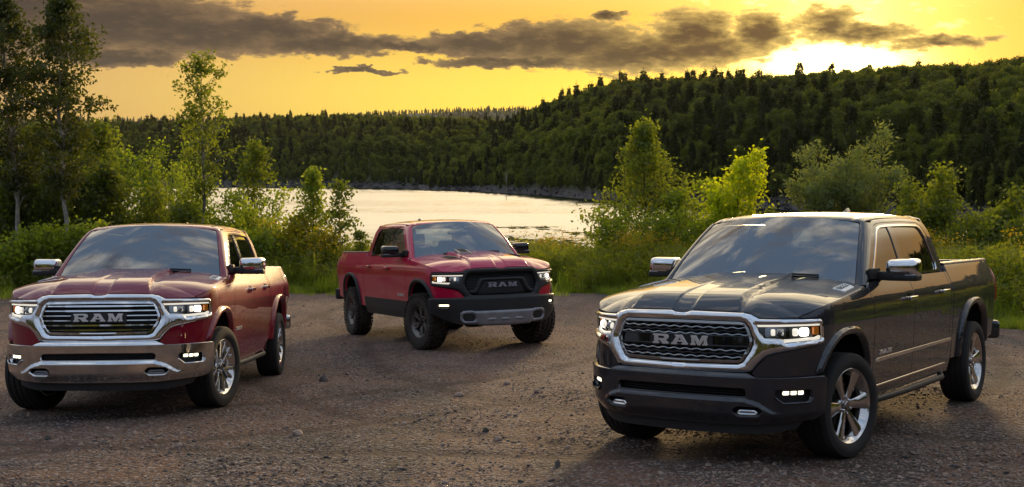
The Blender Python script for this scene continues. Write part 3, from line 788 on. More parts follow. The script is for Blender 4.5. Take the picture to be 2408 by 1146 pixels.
forest('forest', near_hill, 990, 9000, 17000, 'dense dark forest covering the steep hill on the right', .22, .78, seed=12, bright=.75)
forest('forest', back_ridge, -500, 1900, 3600, 'hazy treeline on the distant ridge', .6, 1.25, .5, seed=13)
def stone_proto(seed, mat_):
    rg = np.random.default_rng(seed); bm = bmesh.new(); bmesh.ops.create_icosphere(bm, subdivisions=1, radius=.5)
    for v in bm.verts: v.co = Vector((v.co.x * 1.15, v.co.y, v.co.z * .62)) * (1 + rg.uniform(-.22, .22))
    V = np.array([tuple(v.co) for v in bm.verts]); F = np.array([[v.index for v in f.verts] for f in bm.faces]); bm.free(); return proto('stone', V, F, [mat_])
ROCKS = [stone_proto(k, 'rock') for k in range(3)]
def shore_rocks(name, hill, a0, a1, n, label, seed, big=1.0):
    rg = np.random.default_rng(seed); az = rg.uniform(az_of(a0), az_of(a1), n); P = hill.at(az, rg.uniform(-.006, .014, n)); s = big * rg.lognormal(-.25, .5, n)
    return gn_scatter(name, P, rg.uniform(0, 6.28, (n, 3)) * [.15, .15, 1], np.c_[s * 1.4, s, s * .8], rg.integers(0, 3, n), ROCKS, label)
def ripple_fleck(seed):  # flat dark disc, added to stand in for dark ripple streaks on the lake
    rg = np.random.default_rng(seed); k = 9; a = np.linspace(.25, 6.03, k); V = np.r_[[(0, 0, 0.)], np.c_[np.cos(a), np.sin(a), rg.uniform(-.02, .03, k)]]; return proto('pad', V, np.array([(0, i, i + 1) for i in range(1, k)]), ['shade_leaf'])
FLECKS = [ripple_fleck(1), ripple_fleck(2)]; rg = np.random.default_rng(44); n = 2600; D = rg.uniform(70, 104, n); az = rg.uniform(az_of(1150), az_of(1480), n); x, y = D * np.sin(az), D * np.cos(az)
dn_ = np.array([noise.noise((a * .22, b * .10, 3.)) + .5 * noise.noise((a * .9, b * .5, 1.)) for a, b in zip(x, y)]); k = dn_ > .02 + .012 * np.maximum(0, D - 84); x, y = x[k], y[k]; n = len(x); s = rg.uniform(.10, .34, n)
gn_scatter('ripple_flecks', np.c_[x, y, np.full(n, WATER + .015)], np.c_[np.zeros((n, 2)), rg.uniform(0, 6.28, n)], np.c_[s, s, s], rg.integers(0, 2, n), FLECKS, 'flat dark discs added as water ripples behind the red pickup')
shore_rocks('shore_rocks', far_hill, 300, 1300, 700, 'grey boulders along the far waterline', 5, .55)
shore_rocks('shore_rocks', near_hill, 990, 2400, 700, 'boulders lining the shore under the steep hill', 6, .42)

# woods behind the camera, seen only as reflections in paint, chrome and glass
_rg = np.random.default_rng(91); _n = 420; _x = _rg.uniform(-110, 110, _n); _y = -_rg.uniform(38, 75, _n) + .002 * _x ** 2; _s = _rg.uniform(.8, 1.25, _n)
gn_scatter('forest', np.c_[_x, _y, ground_z(_x, _y) - .2], np.c_[np.zeros((_n, 2)), _rg.uniform(0, 6.28, _n)], np.c_[_s, _s, _s], _rg.integers(0, 6, _n), FOREST, 'woods on the uphill side of the lot behind the camera')
_n = 260; _x = _rg.uniform(24, 75, _n); _y = _rg.uniform(-30, 34, _n); _m = _y < _x * .9; _x, _y = _x[_m], _y[_m]; _n = len(_x); _s = _rg.uniform(.45, .85, _n)
gn_scatter('forest', np.c_[_x, _y, ground_z(_x, _y) - .2], np.c_[np.zeros((_n, 2)), _rg.uniform(0, 6.28, _n)], np.c_[_s, _s, _s], _rg.integers(0, 6, _n), FOREST, 'young woods beside the lot beyond the right edge')


# thin evening haze over the lake
HZ = bpy.data.meshes.new('haze'); _b = bmesh.new(); bmesh.ops.create_cube(_b, size=1.0)
for v in _b.verts: v.co = Vector((v.co.x * 3100, (v.co.y + .5) * 3300 - 1600, (v.co.z + .5) * 150 - 14))
_b.to_mesh(HZ); _b.free()
m = bpy.data.materials.new('haze_air'); m.use_nodes = True; MATS['haze_air'] = m; t = m.node_tree; t.nodes.clear()
pv = t.nodes.new('ShaderNodeVolumePrincipled'); pv.inputs['Color'].default_value = (.98, .95, .88, 1); pv.inputs['Density'].default_value = .00004; pv.inputs['Anisotropy'].default_value = .25
ou = t.nodes.new('ShaderNodeOutputMaterial'); t.links.new(pv.outputs[0], ou.inputs['Volume'])
tag(link('haze', HZ, 'haze_air'), 'thin golden evening haze over lake and hills', kind='stuff')
# ------------------------------------------------------------------ single trees and bushes by the lot
GL, GR = 'trees and bushes left of the lake', 'bushes right of the lake'
cone = lambda q: max(.06, (1 - q) ** .75)
oval = lambda q: math.sin(math.pi * min(1, q * .80 + .17)) ** .8
def T_(name, px, D, v, w, label, leafm, bark, seed, **k):
    return crown_tree(name, place(px, D), top_h(px, D, v), wpx(D, w), label, leafm, bark, seed, **k)
T_('aspen_tree', 150, 38.8, 12, 215, 'tall aspen with pale trunk, nearest the middle of the left pair', 'aspen_leaf', 'aspen_bark', 21, h0=.30, prof=oval, nb=66, sub=5, nleaf=10500, size=.125, trunk_r=.085, group=GL, spread=.115, rise=1.0)
T_('aspen_tree', 48, 39.6, 18, 220, 'tall aspen at the far left edge, crown cut by the frame', 'aspen_leaf', 'aspen_bark', 22, h0=.30, prof=oval, nb=66, sub=5, nleaf=10500, size=.125, trunk_r=.085, lean=(-.4, 0), group=GL, spread=.115, rise=1.0)
T_('aspen_tree', 478, 42, 152, 165, 'slender aspen standing alone against the yellow sky', 'birch_leaf', 'aspen_bark', 23, h0=.38, prof=lambda q: .30 + .70 * math.sin(math.pi * min(1, q * .93 + .05)) ** .8, nb=36, sub=4, nleaf=3300, size=.125, trunk_r=.085, group=GL, spread=.11, rise=1.0)
T_('aspen_tree', 575, 46, 345, 120, 'low leaning aspen sapling with branches reaching right over the water', 'birch_leaf', 'aspen_bark', 24, h0=.15, nb=26, sub=5, nleaf=3600, size=.13, trunk_r=.04, lean=(.5, 0), group=GL, spread=.17)
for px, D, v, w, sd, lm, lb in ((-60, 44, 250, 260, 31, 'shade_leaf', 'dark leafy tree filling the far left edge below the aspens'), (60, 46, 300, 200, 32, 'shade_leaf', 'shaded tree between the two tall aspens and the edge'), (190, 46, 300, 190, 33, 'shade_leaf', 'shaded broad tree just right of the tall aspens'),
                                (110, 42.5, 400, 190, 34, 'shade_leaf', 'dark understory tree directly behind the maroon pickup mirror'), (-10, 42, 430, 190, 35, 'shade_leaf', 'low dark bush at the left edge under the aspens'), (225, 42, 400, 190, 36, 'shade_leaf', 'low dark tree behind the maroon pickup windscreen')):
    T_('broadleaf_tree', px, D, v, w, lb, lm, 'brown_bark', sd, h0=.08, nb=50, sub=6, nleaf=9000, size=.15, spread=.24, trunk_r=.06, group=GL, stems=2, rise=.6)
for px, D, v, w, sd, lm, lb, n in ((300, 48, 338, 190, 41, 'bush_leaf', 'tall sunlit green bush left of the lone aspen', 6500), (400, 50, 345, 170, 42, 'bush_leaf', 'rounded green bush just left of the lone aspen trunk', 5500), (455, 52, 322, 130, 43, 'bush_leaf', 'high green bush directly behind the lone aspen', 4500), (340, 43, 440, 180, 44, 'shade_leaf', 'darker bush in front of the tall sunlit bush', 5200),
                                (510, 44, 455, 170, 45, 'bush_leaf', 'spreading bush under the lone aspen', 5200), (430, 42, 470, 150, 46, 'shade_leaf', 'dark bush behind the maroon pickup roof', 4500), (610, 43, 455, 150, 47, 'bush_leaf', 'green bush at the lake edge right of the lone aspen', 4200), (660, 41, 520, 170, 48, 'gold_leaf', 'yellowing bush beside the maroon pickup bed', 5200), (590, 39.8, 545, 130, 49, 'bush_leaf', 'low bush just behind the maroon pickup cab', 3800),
                                (20, 37.2, 560, 150, 54, 'bush_leaf', 'low bright undergrowth at the left edge beside the mirror', 4200), (120, 37.6, 540, 150, 55, 'bush_leaf', 'low bright undergrowth at the foot of the tall aspens', 4200), (215, 38, 530, 150, 56, 'bush_leaf', 'bright undergrowth just behind the maroon pickup windscreen pillar', 4200), (725, 40.5, 545, 140, 50, 'gold_leaf', 'low golden bush between the maroon and red pickups', 4200)):
    T_('leafy_bush', px, D, v, w, lb, lm, 'brown_bark', sd, h0=.05, nb=46, sub=5, nleaf=n, size=.135, spread=.21, trunk_r=.03, stems=5, group=GL, rise=.9, cat='bush')
T_('sapling', 737, 41.5, 404, 175, 'pointed young tree standing in front of the water', 'bush_leaf', 'brown_bark', 51, h0=.10, prof=cone, nb=40, sub=5, nleaf=3200, size=.125, spread=.12, trunk_r=.03, group=GL, cat='sapling')
T_('sapling', 798, 41, 440, 95, 'thin see-through sapling just left of the red pickup', 'birch_leaf', 'brown_bark', 52, h0=.12, prof=lambda q: .55 + .3 * math.sin(q * 3), nb=26, sub=4, nleaf=1300, size=.13, spread=.10, trunk_r=.025, group=GL, cat='sapling')
T_('sapling', 846, 40, 545, 110, 'small sapling against the water at the red pickup tail', 'birch_leaf', 'brown_bark', 53, h0=.1, prof=cone, nb=18, sub=4, nleaf=750, size=.12, spread=.09, trunk_r=.02, group=GL, cat='sapling')
T_('birch_tree', 1512, 44, 300, 360, 'tall pointed birch right of the red pickup by the water', 'birch_leaf', 'brown_bark', 61, h0=.06, prof=lambda q: max(.10, (1 - q) ** .9), nb=80, sub=5, nleaf=9000, size=.13, spread=.17, trunk_r=.06, group=GR, rise=.45)
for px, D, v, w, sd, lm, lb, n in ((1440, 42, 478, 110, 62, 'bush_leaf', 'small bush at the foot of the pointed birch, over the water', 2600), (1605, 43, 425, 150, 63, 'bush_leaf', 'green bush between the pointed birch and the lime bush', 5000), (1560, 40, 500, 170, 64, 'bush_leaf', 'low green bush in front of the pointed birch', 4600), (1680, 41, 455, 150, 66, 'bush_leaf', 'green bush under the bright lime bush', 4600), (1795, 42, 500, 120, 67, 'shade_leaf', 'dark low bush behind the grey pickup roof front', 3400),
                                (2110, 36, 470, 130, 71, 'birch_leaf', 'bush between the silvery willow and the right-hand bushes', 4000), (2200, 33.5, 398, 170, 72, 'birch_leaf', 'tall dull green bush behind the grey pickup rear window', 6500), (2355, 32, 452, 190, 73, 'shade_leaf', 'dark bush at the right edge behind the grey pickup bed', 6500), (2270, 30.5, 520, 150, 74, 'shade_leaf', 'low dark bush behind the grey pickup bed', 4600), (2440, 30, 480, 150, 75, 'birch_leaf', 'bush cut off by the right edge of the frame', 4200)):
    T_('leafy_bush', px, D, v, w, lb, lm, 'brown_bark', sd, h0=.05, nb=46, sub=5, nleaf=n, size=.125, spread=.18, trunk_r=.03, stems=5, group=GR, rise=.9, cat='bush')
T_('lime_bush', 1728, 40, 360, 200, 'glowing lime green bush in front of the dark hill', 'lime_leaf', 'brown_bark', 65, h0=.12, nb=60, sub=5, nleaf=5200, size=.155, spread=.15, trunk_r=.035, stems=5, group=GR, rise=1.0, cat='bush')
T_('willow_bush', 1975, 38, 326, 320, 'wide silvery green willow with upright shoots behind the grey pickup', 'willow_leaf', 'brown_bark', 70, h0=.05, nb=180, sub=4, nleaf=16000, size=.15, asp=.32, spread=.13, trunk_r=.03, stems=15, group=GR, rise=2.2, up=1.2, cat='bush')

# bare pale trunks on the hill
def snag(px, v0, v1, D, label, r, sd):
    rg = np.random.default_rng(sd); x = math.tan(az_of(px)) * D; z0, z1 = EYE[2] + D * (HORIZON - v0) / F_PX, EYE[2] + D * (HORIZON - v1) / F_PX; h = z1 - z0
    w = [tube(limb((0, 0, -2.5), (h * .04, 0, h), 0, 7, rg, h * .01), np.linspace(r, r * .3, 7), 6)]
    for k in range(5): a = rg.uniform(0, 6.28); z = h * rg.uniform(.45, .95); L = h * rg.uniform(.08, .2); w.append(tube([(0, 0, z), (math.cos(a) * L * .6, math.sin(a) * L * .6, z + L * .5), (math.cos(a) * L, math.sin(a) * L, z + L)], [r * .3, r * .2, r * .1], 4))
    T = tag(empty('dead_tree', Matrix.Translation((x, D, z0))), label, 'tree', 'bare pale trunks on the hill'); d = join(*w); link('trunk', mesh_np('snag', d[0], d[1]), 'pale_snag', T)
snag(1190, 455, 398, 206, 'white bare snag standing at the shoreline under the steep hill', .09, 1)
snag(1670, 285, 246, 232, 'pale bare trunk high on the steep hill, left of two', .16, 2)
snag(1692, 285, 246, 234, 'pale bare trunk high on the steep hill, right of two', .15, 3)

# ------------------------------------------------------------------ grass and weeds
def tuft(seed, n, h, w, spread, lean, flower=0, leafy=0):
    rg = np.random.default_rng(seed); a = rg.uniform(0, 6.28, n); r = spread * np.sqrt(rg.uniform(0, 1, n)); B = np.c_[r * np.cos(a), r * np.sin(a), np.zeros(n)]
    hh = h * rg.uniform(.55, 1.1, n); d = rg.normal(size=(n, 2)) * lean; sd = rg.normal(size=(n, 2)); sd /= np.linalg.norm(sd, axis=1)[:, None]; S = np.c_[sd, np.zeros(n)] * w * .5
    M = B + np.c_[d * .35, np.ones(n)] * (hh * .55)[:, None]; T = B + np.c_[d * 1.0, np.ones(n)] * hh[:, None]
    V = np.stack([B - S, B + S, M + S * .8, M - S * .8, T + S * .1, T - S * .1], 1).reshape(-1, 3); k = np.arange(n)[:, None] * 6
    Q = np.vstack([k + [0, 1, 2, 3], k + [3, 2, 4, 5]]); parts = [(V, Q)]
    if leafy:
        i = rg.integers(0, n, leafy); f = rg.uniform(.15, .95, leafy)[:, None]; parts.append(leaves(B[i] * (1 - f) + T[i] * f, h * .13, .28, np.c_[rg.normal(size=(leafy, 2)), .3 + np.zeros(leafy)], rg))
    if flower:
        i = rg.integers(0, n, flower); parts.append(leaves(T[i] + rg.normal(size=(flower, 3)) * [h * .05, h * .05, h * .05], .032, .8, None, rg))
    V, Q, mi = cat_q(*parts); mats = ['grass_blade'] + (['weed_leaf'] if leafy else []) + (['flower_gold'] if flower else [])
    return proto('tuft', V, Q, mats, mi)
TUFTS = [tuft(1, 46, .55, .016, .22, .30), tuft(2, 40, .80, .014, .20, .25), tuft(3, 16, 1.0, .012, .22, .14, 0, 130), tuft(4, 14, 1.15, .012, .22, .12, 120, 110), tuft(5, 50, .30, .018, .30, .5)]
rg = np.random.default_rng(77); n = 26000
x = rg.uniform(-23, 21, n); e = lot_edge(x); dy = rg.uniform(0, 1, n) ** 1.25 * 13; y = e + dy - .25 - 2.6 * (rg.uniform(0, 1, n) < .05) * rg.uniform(0, 1, n)
y += .5 * np.array([noise.noise((a * .5, b * .5, 2.)) for a, b in zip(x, y)])
k = y < 51; x, y, dy = x[k], y[k], dy[k]; n = len(x)
den = np.array([noise.noise((a * .35, b * .35, 8.)) for a, b in zip(x, y)]); u = rg.uniform(0, 1, n)
idx = np.where(dy < .9, 4, np.where(u < .30, 0, np.where(u < .58, 1, 2))); idx = np.where((den > .30) & (dy > 2.5) & (u > .86), 3, idx)
s = np.where(dy < .9, .55 + .5 * dy, np.clip(.55 + dy * .22, 0, 1.15)) * rg.uniform(.7, 1.25, n) * (1 + .25 * den)
P = np.c_[x, y, ground_z(x, y) - .02]
gn_scatter('tall_grass', P, np.c_[rg.normal(0, .08, (n, 2)), rg.uniform(0, 6.28, n)], np.c_[s, s, s], idx, TUFTS, 'tall green grass and goldenrod between the gravel and the bushes')

# ------------------------------------------------------------------ loose stones on the lot
PEB = [stone_proto(k + 20, 'dark_stone' if k < 2 else 'pale_stone') for k in range(6)]
n = 90000; D = 7.6 + 26 * rg.uniform(0, 1, n) ** 1.7; az = rg.uniform(az_of(-120), az_of(2530), n); x, y = D * np.tan(az), D
k = y < lot_edge(x) + .3; x, y = x[k], y[k]; n = len(x); cl = np.array([noise.noise((a * .8, b * .8, 4.)) for a, b in zip(x, y)]); k = rg.uniform(-.55, .5, n) < cl; x, y, cl = x[k], y[k], cl[k]; n = len(x)
s = .0115 * rg.lognormal(0, .45, n) * (1 + .5 * np.clip(cl, 0, 1)); s = np.clip(s, .006, .06)
k = np.ones(n, bool)
for c in _con: k &= np.hypot(x - c[0], y - c[1]) > .25
x, y, s = x[k], y[k], s[k]; n = len(x)
P = np.c_[x, y, relief(x, y) + s * .12]
gn_scatter('loose_gravel', P, np.c_[rg.normal(0, .3, (n, 2)), rg.uniform(0, 6.28, n)], np.c_[s * rg.uniform(.8, 1.5, n), s, s * rg.uniform(.6, 1.0, n)], rg.integers(0, 6, n), PEB, 'small loose stones scattered over the gravel lot')
def big_stone(px, v, w, h, mat_, label, seed):
    p = lot_to_world(np.array([(px - PW / 2) / F_PX * (1.673 * F_PX / (v - 562.9)), 1.673 * F_PX / (v - 562.9), 0.])); z = float(relief(np.array([p[0]]), np.array([p[1]]))[0]); D = p[1]
    rg = np.random.default_rng(seed); bm = bmesh.new(); bmesh.ops.create_icosphere(bm, subdivisions=2, radius=.5); W, Hh = w * D / F_PX, h * D / F_PX
    for q in bm.verts:
        k = 1 + .28 * noise.noise(q.co * 2.3 + Vector((seed, 0, 0))); q.co = Vector((q.co.x * W, q.co.y * W * .7, q.co.z * Hh * 1.5)) * k
    me = bpy.data.meshes.new('stone'); bm.to_mesh(me); bm.free(); tag(link('stone', me, mat_, None, Matrix.Translation((p[0], p[1], z + Hh * .35)) @ Matrix.Rotation(seed, 4, 'Z')), label, 'stone', 'larger stones on the lot')
for k, a in enumerate(((762, 893, 26, 15, 'dark_stone', 'largest dark stone on the gravel, in front of the maroon pickup rear wheel'), (700, 1017, 36, 12, 'pale_stone', 'long flat pale stone on the open gravel right of the maroon pickup'), (1192, 905, 17, 7, 'pale_stone', 'small pale stone on the gravel straight before the red pickup'), (1080, 929, 30, 10, 'pale_stone', 'pale stone in the middle of the gravel between the two front pickups'),
                       (1142, 1010, 22, 10, 'rock', 'grey stone on the gravel beside a paler brown chip'), (1172, 1034, 20, 9, 'pale_stone', 'light brown chip of stone on the gravel before the grey pickup'), (1312, 1093, 16, 14, 'dark_stone', 'dark stone near the bottom edge left of the grey pickup wheel'), (112, 1034, 22, 9, 'rock', 'grey stone on the gravel in front of the maroon pickup'), (1262, 928, 16, 8, 'pale_stone', 'pale stone among the pebbles left of the grey pickup bumper'), (500, 1128, 18, 8, 'pale_stone', 'pale sliver of stone at the bottom edge of the gravel'))):
    big_stone(*a, k + 1)

# ---- cab surface: cross-section carried along x
CQ = np.array([(.912, 1.30), (.905, 1.335), (.873, 1.45), (.828, 1.60), (.780, 1.735), (.752, 1.79), (.722, 1.835), (.672, 1.868), (.55, 1.889), (.3, 1.908), (0, 1.915)])
_ct = np.concatenate([[0], np.cumsum(np.hypot(*np.diff(CQ, axis=0).T))]); QT = _ct[-1]
qy, qz = spl(np.c_[_ct, CQ[:, 0]]), spl(np.c_[_ct, CQ[:, 1]])
_tt = np.linspace(0, QT, 2000); _qz = qz(_tt); _qy = qy(_tt)
def tz(z): return np.interp(z, _qz, _tt)
def ty(y): return np.interp(-np.asarray(y, float), -_qy, _tt)
zc = spl([(-2.95, 1.875), (-2.85, 1.885), (-2.5, 1.905), (-1.9, 1.915), (-1.3, 1.897), (-1.0, 1.868), (-.6, 1.868)])
yfac = spl([(-2.95, .975), (-2.5, .995), (-1.8, 1.0), (-1.1, .995), (-.6, .995)])
def cab(u, t, off=0.):
    u, t = np.broadcast_arrays(np.asarray(u, float), np.asarray(t, float)); x = -u; sc = (zc(x) - 1.30) / .615
    t = np.asarray(t, float); e = 1e-3
    ny, nz = qz(t + e) - qz(t - e), -(qy(t + e) - qy(t - e)); l = np.hypot(ny, nz) + 1e-12
    return np.stack([x, qy(t) * yfac(x) + off * ny / l, 1.30 + (qz(t) - 1.30) * sc + off * nz / l], -1)
def xz(poly):  # (x, z) outline to cab parameters
    return np.array([(-x, tz(z)) for x, z in poly])
def sz(poly):  # (x, z) outline to body-side parameters
    return np.array([(sx(x), z) for x, z in poly])

# ---- hood
HC = [(.924, 1.119), (1.071, 1.168), (1.255, 1.204), (1.443, 1.223), (1.696, 1.246), (float(sx(-.50)), 1.287)]   # hood / fender cut line (s, z)
zcut = spl(HC, True)
HF = [(0, 1.144), (.05, 1.147), (.085, 1.159), (.49, 1.152), (.555, 1.139), (.615, 1.110), (.70, 1.109), (.924, 1.119)]  # hood front edge (s, z)
zfr = spl(HF, True)
_s1 = np.linspace(0, .924, 60); _pf = skin(_s1, zfr(_s1)); _s2 = np.linspace(.924, float(sx(-.50)), 90); _pc = skin(_s2, zcut(_s2))
xfront = lambda y: np.interp(np.abs(y), _pf[:, 1], _pf[:, 0])
zfront = lambda y: np.interp(np.abs(y), _pf[:, 1], _pf[:, 2])
def Yb(x): return np.interp(-x, -_pc[:, 0], _pc[:, 1])
_zb = spl(np.r_[_pc[::-1][::6, [0, 2]], [[.80, 1.075], [.97, 1.02]]])
_zc0 = spl([(-.55, 1.372), (-.2, 1.347), (.1, 1.322), (.4, 1.294), (.62, 1.268), (.76, 1.240), (.88, 1.200), (.97, 1.160)])
def hood_top(x, y):
    a = np.abs(y); yb = Yb(x); zb = _zb(x); q = np.clip(a / yb, 0, 1)
    z = zb + (_zc0(x) - zb) * (1 - q ** 4.2)
    yd = np.interp(x, [-.5, .2, .7, .95], [.33, .35, .40, .46])
    am = .030 * sstep(.97, .72, x)
    z = z + am * sstep(yd + .030, yd, a) - .010 * sstep(yd + .12, yd + .03, a) * sstep(yd, yd + .03, a)
    return z - .015 * sstep(.092, .072, a) * sstep(.05, .65, x)
def hood(x, y, off=0.):
    x = np.asarray(x, float); y = np.asarray(y, float); xf = xfront(y)
    z = hood_top(x, y) + (zfront(y) - hood_top(xf, y)) * np.exp(-np.clip(xf - x, 0, 2) / .07)
    return np.stack([x, y, z + off], -1)
def hood_outline():
    half = [(p[0] - .004, p[1]) for p in _pf[::2]] + [(p[0], p[1] - .006) for p in _pc[3::4]]
    half += [(-.475, .80), (-.44, .60), (-.42, .3), (-.415, 0)]
    return np.array(half + [(x, -y) for x, y in half[::-1]][1:-1])
# ---- windscreen
def wsc(a, b, off=0.):
    a = np.asarray(a, float); b = np.asarray(b, float); q = a * a
    bot = np.stack([-.355 - .15 * q, .835 * a, 1.285 + 0 * a], -1); top = np.stack([-1.022 - .088 * q, .672 * a, 1.862 - .058 * q], -1)
    k = b[..., None]
    n = np.stack([.66 + 0 * a, .25 * a, .72 + 0 * a], -1)
    return bot * (1 - k) + top * k + n * (.028 * 4 * b * (1 - b) + off)[..., None]
# ---- wheel arches (x, z)
def arch(xc, zc_, a, b, z0, z1, n=26, p=2.5):
    """superellipse from the front (height z0) over the top to the rear (height z1)"""
    ang0 = math.asin(min(1, max(0, (z0 - zc_) / b)) ** (p / 2)); ang1 = math.pi - math.asin(min(1, max(0, (z1 - zc_) / b)) ** (p / 2))
    out = []
    for k in range(n + 1):
        t = ang0 + (ang1 - ang0) * k / n; c, s = math.cos(t), math.sin(t)
        out.append((xc + a * math.copysign(abs(c) ** (2 / p), c), zc_ + b * abs(s) ** (2 / p)))
    return out
AF_IN = (.07, .45, .497, .505); AF_OUT = (.075, .45, .545, .562)
AR_IN = (-3.68, .45, .497, .545); AR_OUT = (-3.68, .45, .550, .602)
FRAME = [(-.665, 1.338), (-1.185, 1.765), (-1.25, 1.800), (-1.36, 1.815), (-2.54, 1.818), (-2.63, 1.79), (-2.69, 1.70), (-2.805, 1.338)]
DLO = [(-.775, 1.358), (-1.225, 1.735), (-1.285, 1.768), (-1.38, 1.783), (-2.48, 1.787), (-2.55, 1.765), (-2.60, 1.69), (-2.685, 1.43), (-2.675, 1.378), (-2.63, 1.358)]
def shrink(poly, d):
    P = np.asarray(poly, float); out = []
    ar = .5 * np.sum(P[:, 0] * np.roll(P[:, 1], -1) - np.roll(P[:, 0], -1) * P[:, 1]); sg = 1 if ar > 0 else -1
    for i in range(len(P)):
        a, b, c = P[i - 1], P[i], P[(i + 1) % len(P)]
        u = (b - a) / (np.hypot(*(b - a)) + 1e-9); v = (c - b) / (np.hypot(*(c - b)) + 1e-9)
        n1 = sg * np.array([-u[1], u[0]]); n2 = sg * np.array([-v[1], v[0]]); n = n1 + n2; k = n @ n
        out.append(b + n * (2 * d / k if k > .3 else d))
    return np.array(out)
# ---- lettering, one unit high and wide
LET = {'R': ([(0, 0), (.38, 0), (.38, .18), (.30, .18), (.30, .34), (.46, .34), (.64, 0), (1, 0), (1, .18), (.93, .18), (.80, .40), (.92, .46), (.97, .58), (.97, .82), (.9, .95), (.78, 1), (0, 1), (0, .82), (.08, .82), (.08, .18), (0, .18)],
             [(.30, .55), (.30, .80), (.66, .80), (.73, .74), (.73, .61), (.66, .55)]),
       'A': ([(0, 0), (.35, 0), (.35, .18), (.29, .18), (.33, .28), (.67, .28), (.71, .18), (.65, .18), (.65, 0), (1, 0), (1, .18), (.94, .18), (.64, 1), (.22, 1), (.22, .84), (.31, .84), (.06, .18), (0, .18)],
             [(.39, .43), (.50, .74), (.61, .43)]),
       'M': ([(0, 0), (.29, 0), (.29, .18), (.22, .18), (.22, .64), (.42, 0), (.58, 0), (.78, .64), (.78, .18), (.71, .18), (.71, 0), (1, 0), (1, .18), (.95, .18), (.95, .82), (1, .82), (1, 1), (.69, 1), (.5, .40), (.31, 1), (0, 1), (0, .82), (.05, .82), (.05, .18), (0, .18)], None)}
def letters(u0, u1, v0, v1, fm, flip=False, step=.012, gap=.055, depth=.012):
    """three raised letter sheets between u0 and u1; u runs the way the word is read"""
    w = (u1 - u0); lw = w * (1 - 2 * gap) / 3; out = []
    for k, ch in enumerate('RAM'):
        o, h = LET[ch]; a = u0 + k * (lw + w * gap)
        f = lambda P: np.array([(a + lw * x, v0 + (v1 - v0) * y) for x, y in P])
        out.append((ch, panel(f(o), fm, [f(h)] if h else [], step=step, flange=depth, flip=flip)))
    return out

# ---- wheels: axis along y, +y outboard, origin at the hub centre in the tyre's mid-plane
def tyre_prof(R, rim, w):
    h = w / 2; s = R - rim; p = [(-h * .78, rim - .004), (-h * .90, rim + .012), (-h * 1.0, rim + s * .35), (-h * 1.0, rim + s * .6), (-h * .93, R - .016), (-h * .80, R - .004)]
    g = []
    for c in (-.5, -.17, .17, .5):
        x = c * h * 1.15
        g += [(x - .007, R - .0005), (x - .005, R - .010), (x + .005, R - .010), (x + .007, R - .0005)]
    q = [(-a, b) for a, b in p[::-1]]
    side = []
    return p + g + q
def knobs(R, w, n):
    out = []
    for k in range(n):
        a = 2 * math.pi * k / n; c, s = math.cos(a), math.sin(a)
        for yy, sy_, dr, sh in ((-.40, .17, 0, 0), (-.14, .13, 0, .5), (.14, .13, 0, 0), (.40, .17, 0, .5), (.53, .07, -.022, 0), (-.53, .07, -.022, 0)):
            V, F, _ = rbox((0, 0, 0), (.040 * R / .42, sy_ * w, .020), .003, 1)
            a2 = a + sh * 2 * math.pi / n; c, s = math.cos(a2), math.sin(a2)
            V = V + [0, yy * w, 0]; z = V[:, 2] + R + .001 + dr
            out.append((np.c_[V[:, 0] * -s + z * c, V[:, 1], V[:, 0] * c + z * s], F, None))
    return join(*out)
def rim_prof(r, w):
    h = w / 2
    return [(-h * .80, r - .01), (-h * .80, r + .006), (-h * .74, r + .004), (-h * .6, r - .022), (-h * .1, r - .045), (h * .45, r - .040), (h * .70, r - .018), (h * .78, r + .002), (h * .83, r + .008), (h * .85, r + .002), (h * .80, r - .010), (h * .72, r - .020), (h * .5, r - .046)]
def radial(secs, ang, twist=0.0):
    """sections [(r, half width, y front, depth, tangential shift)] lofted along a radius"""
    out = []
    for r, hw, y, d, sh in secs:
        a = ang + twist * (r - .06) ; ca, sa = math.cos(a), math.sin(a); P = []
        for t, yy in ((-hw, y - d), (-hw, y - .006), (-hw * .82, y), (0, y + .003), (hw * .82, y), (hw, y - .006), (hw, y - d)):
            tt = t + sh; P.append((r * ca - tt * sa, yy, r * sa + tt * ca))
        out.append(P)
    return loft(out)
WH = {'six': dict(R=.405, rim=.284, w=.290), 'fork': dict(R=.405, rim=.272, w=.285), 'rugged': dict(R=.421, rim=.238, w=.285)}
def spoke_mesh(kind, k):
    r = WH[kind]['rim']
    if kind == 'six':
        a = 2 * math.pi * k / 6 + .30
        return radial([(.045, .030, .078, .035, 0), (.08, .033, .084, .035, 0), (.15, .043, .093, .035, 0), (.22, .056, .102, .035, 0), (r - .018, .070, .108, .03, 0)], a)
    if kind == 'fork':
        a = 2 * math.pi * k / 7 + .15
        A = radial([(.045, .020, .080, .03, .0), (.10, .019, .088, .03, .006), (.15, .015, .098, .03, -.016), (.21, .014, .106, .03, -.034), (r - .014, .020, .108, .026, -.050)], a, .4)
        B = radial([(.10, .015, .086, .03, .006), (.15, .014, .096, .03, .022), (.21, .014, .105, .03, .040), (r - .014, .019, .107, .026, .050)], a, .4)
        return join(A, B)
    a = 2 * math.pi * k / 6 + .2
    A = radial([(.045, .028, .070, .035, 0), (.09, .020, .078, .03, -.013), (.16, .015, .086, .03, -.022), (r - .012, .022, .092, .026, -.034)], a)
    B = radial([(.09, .020, .078, .03, .013), (.16, .015, .086, .03, .022), (r - .012, .022, .092, .026, .034)], a)
    return join(A, B)
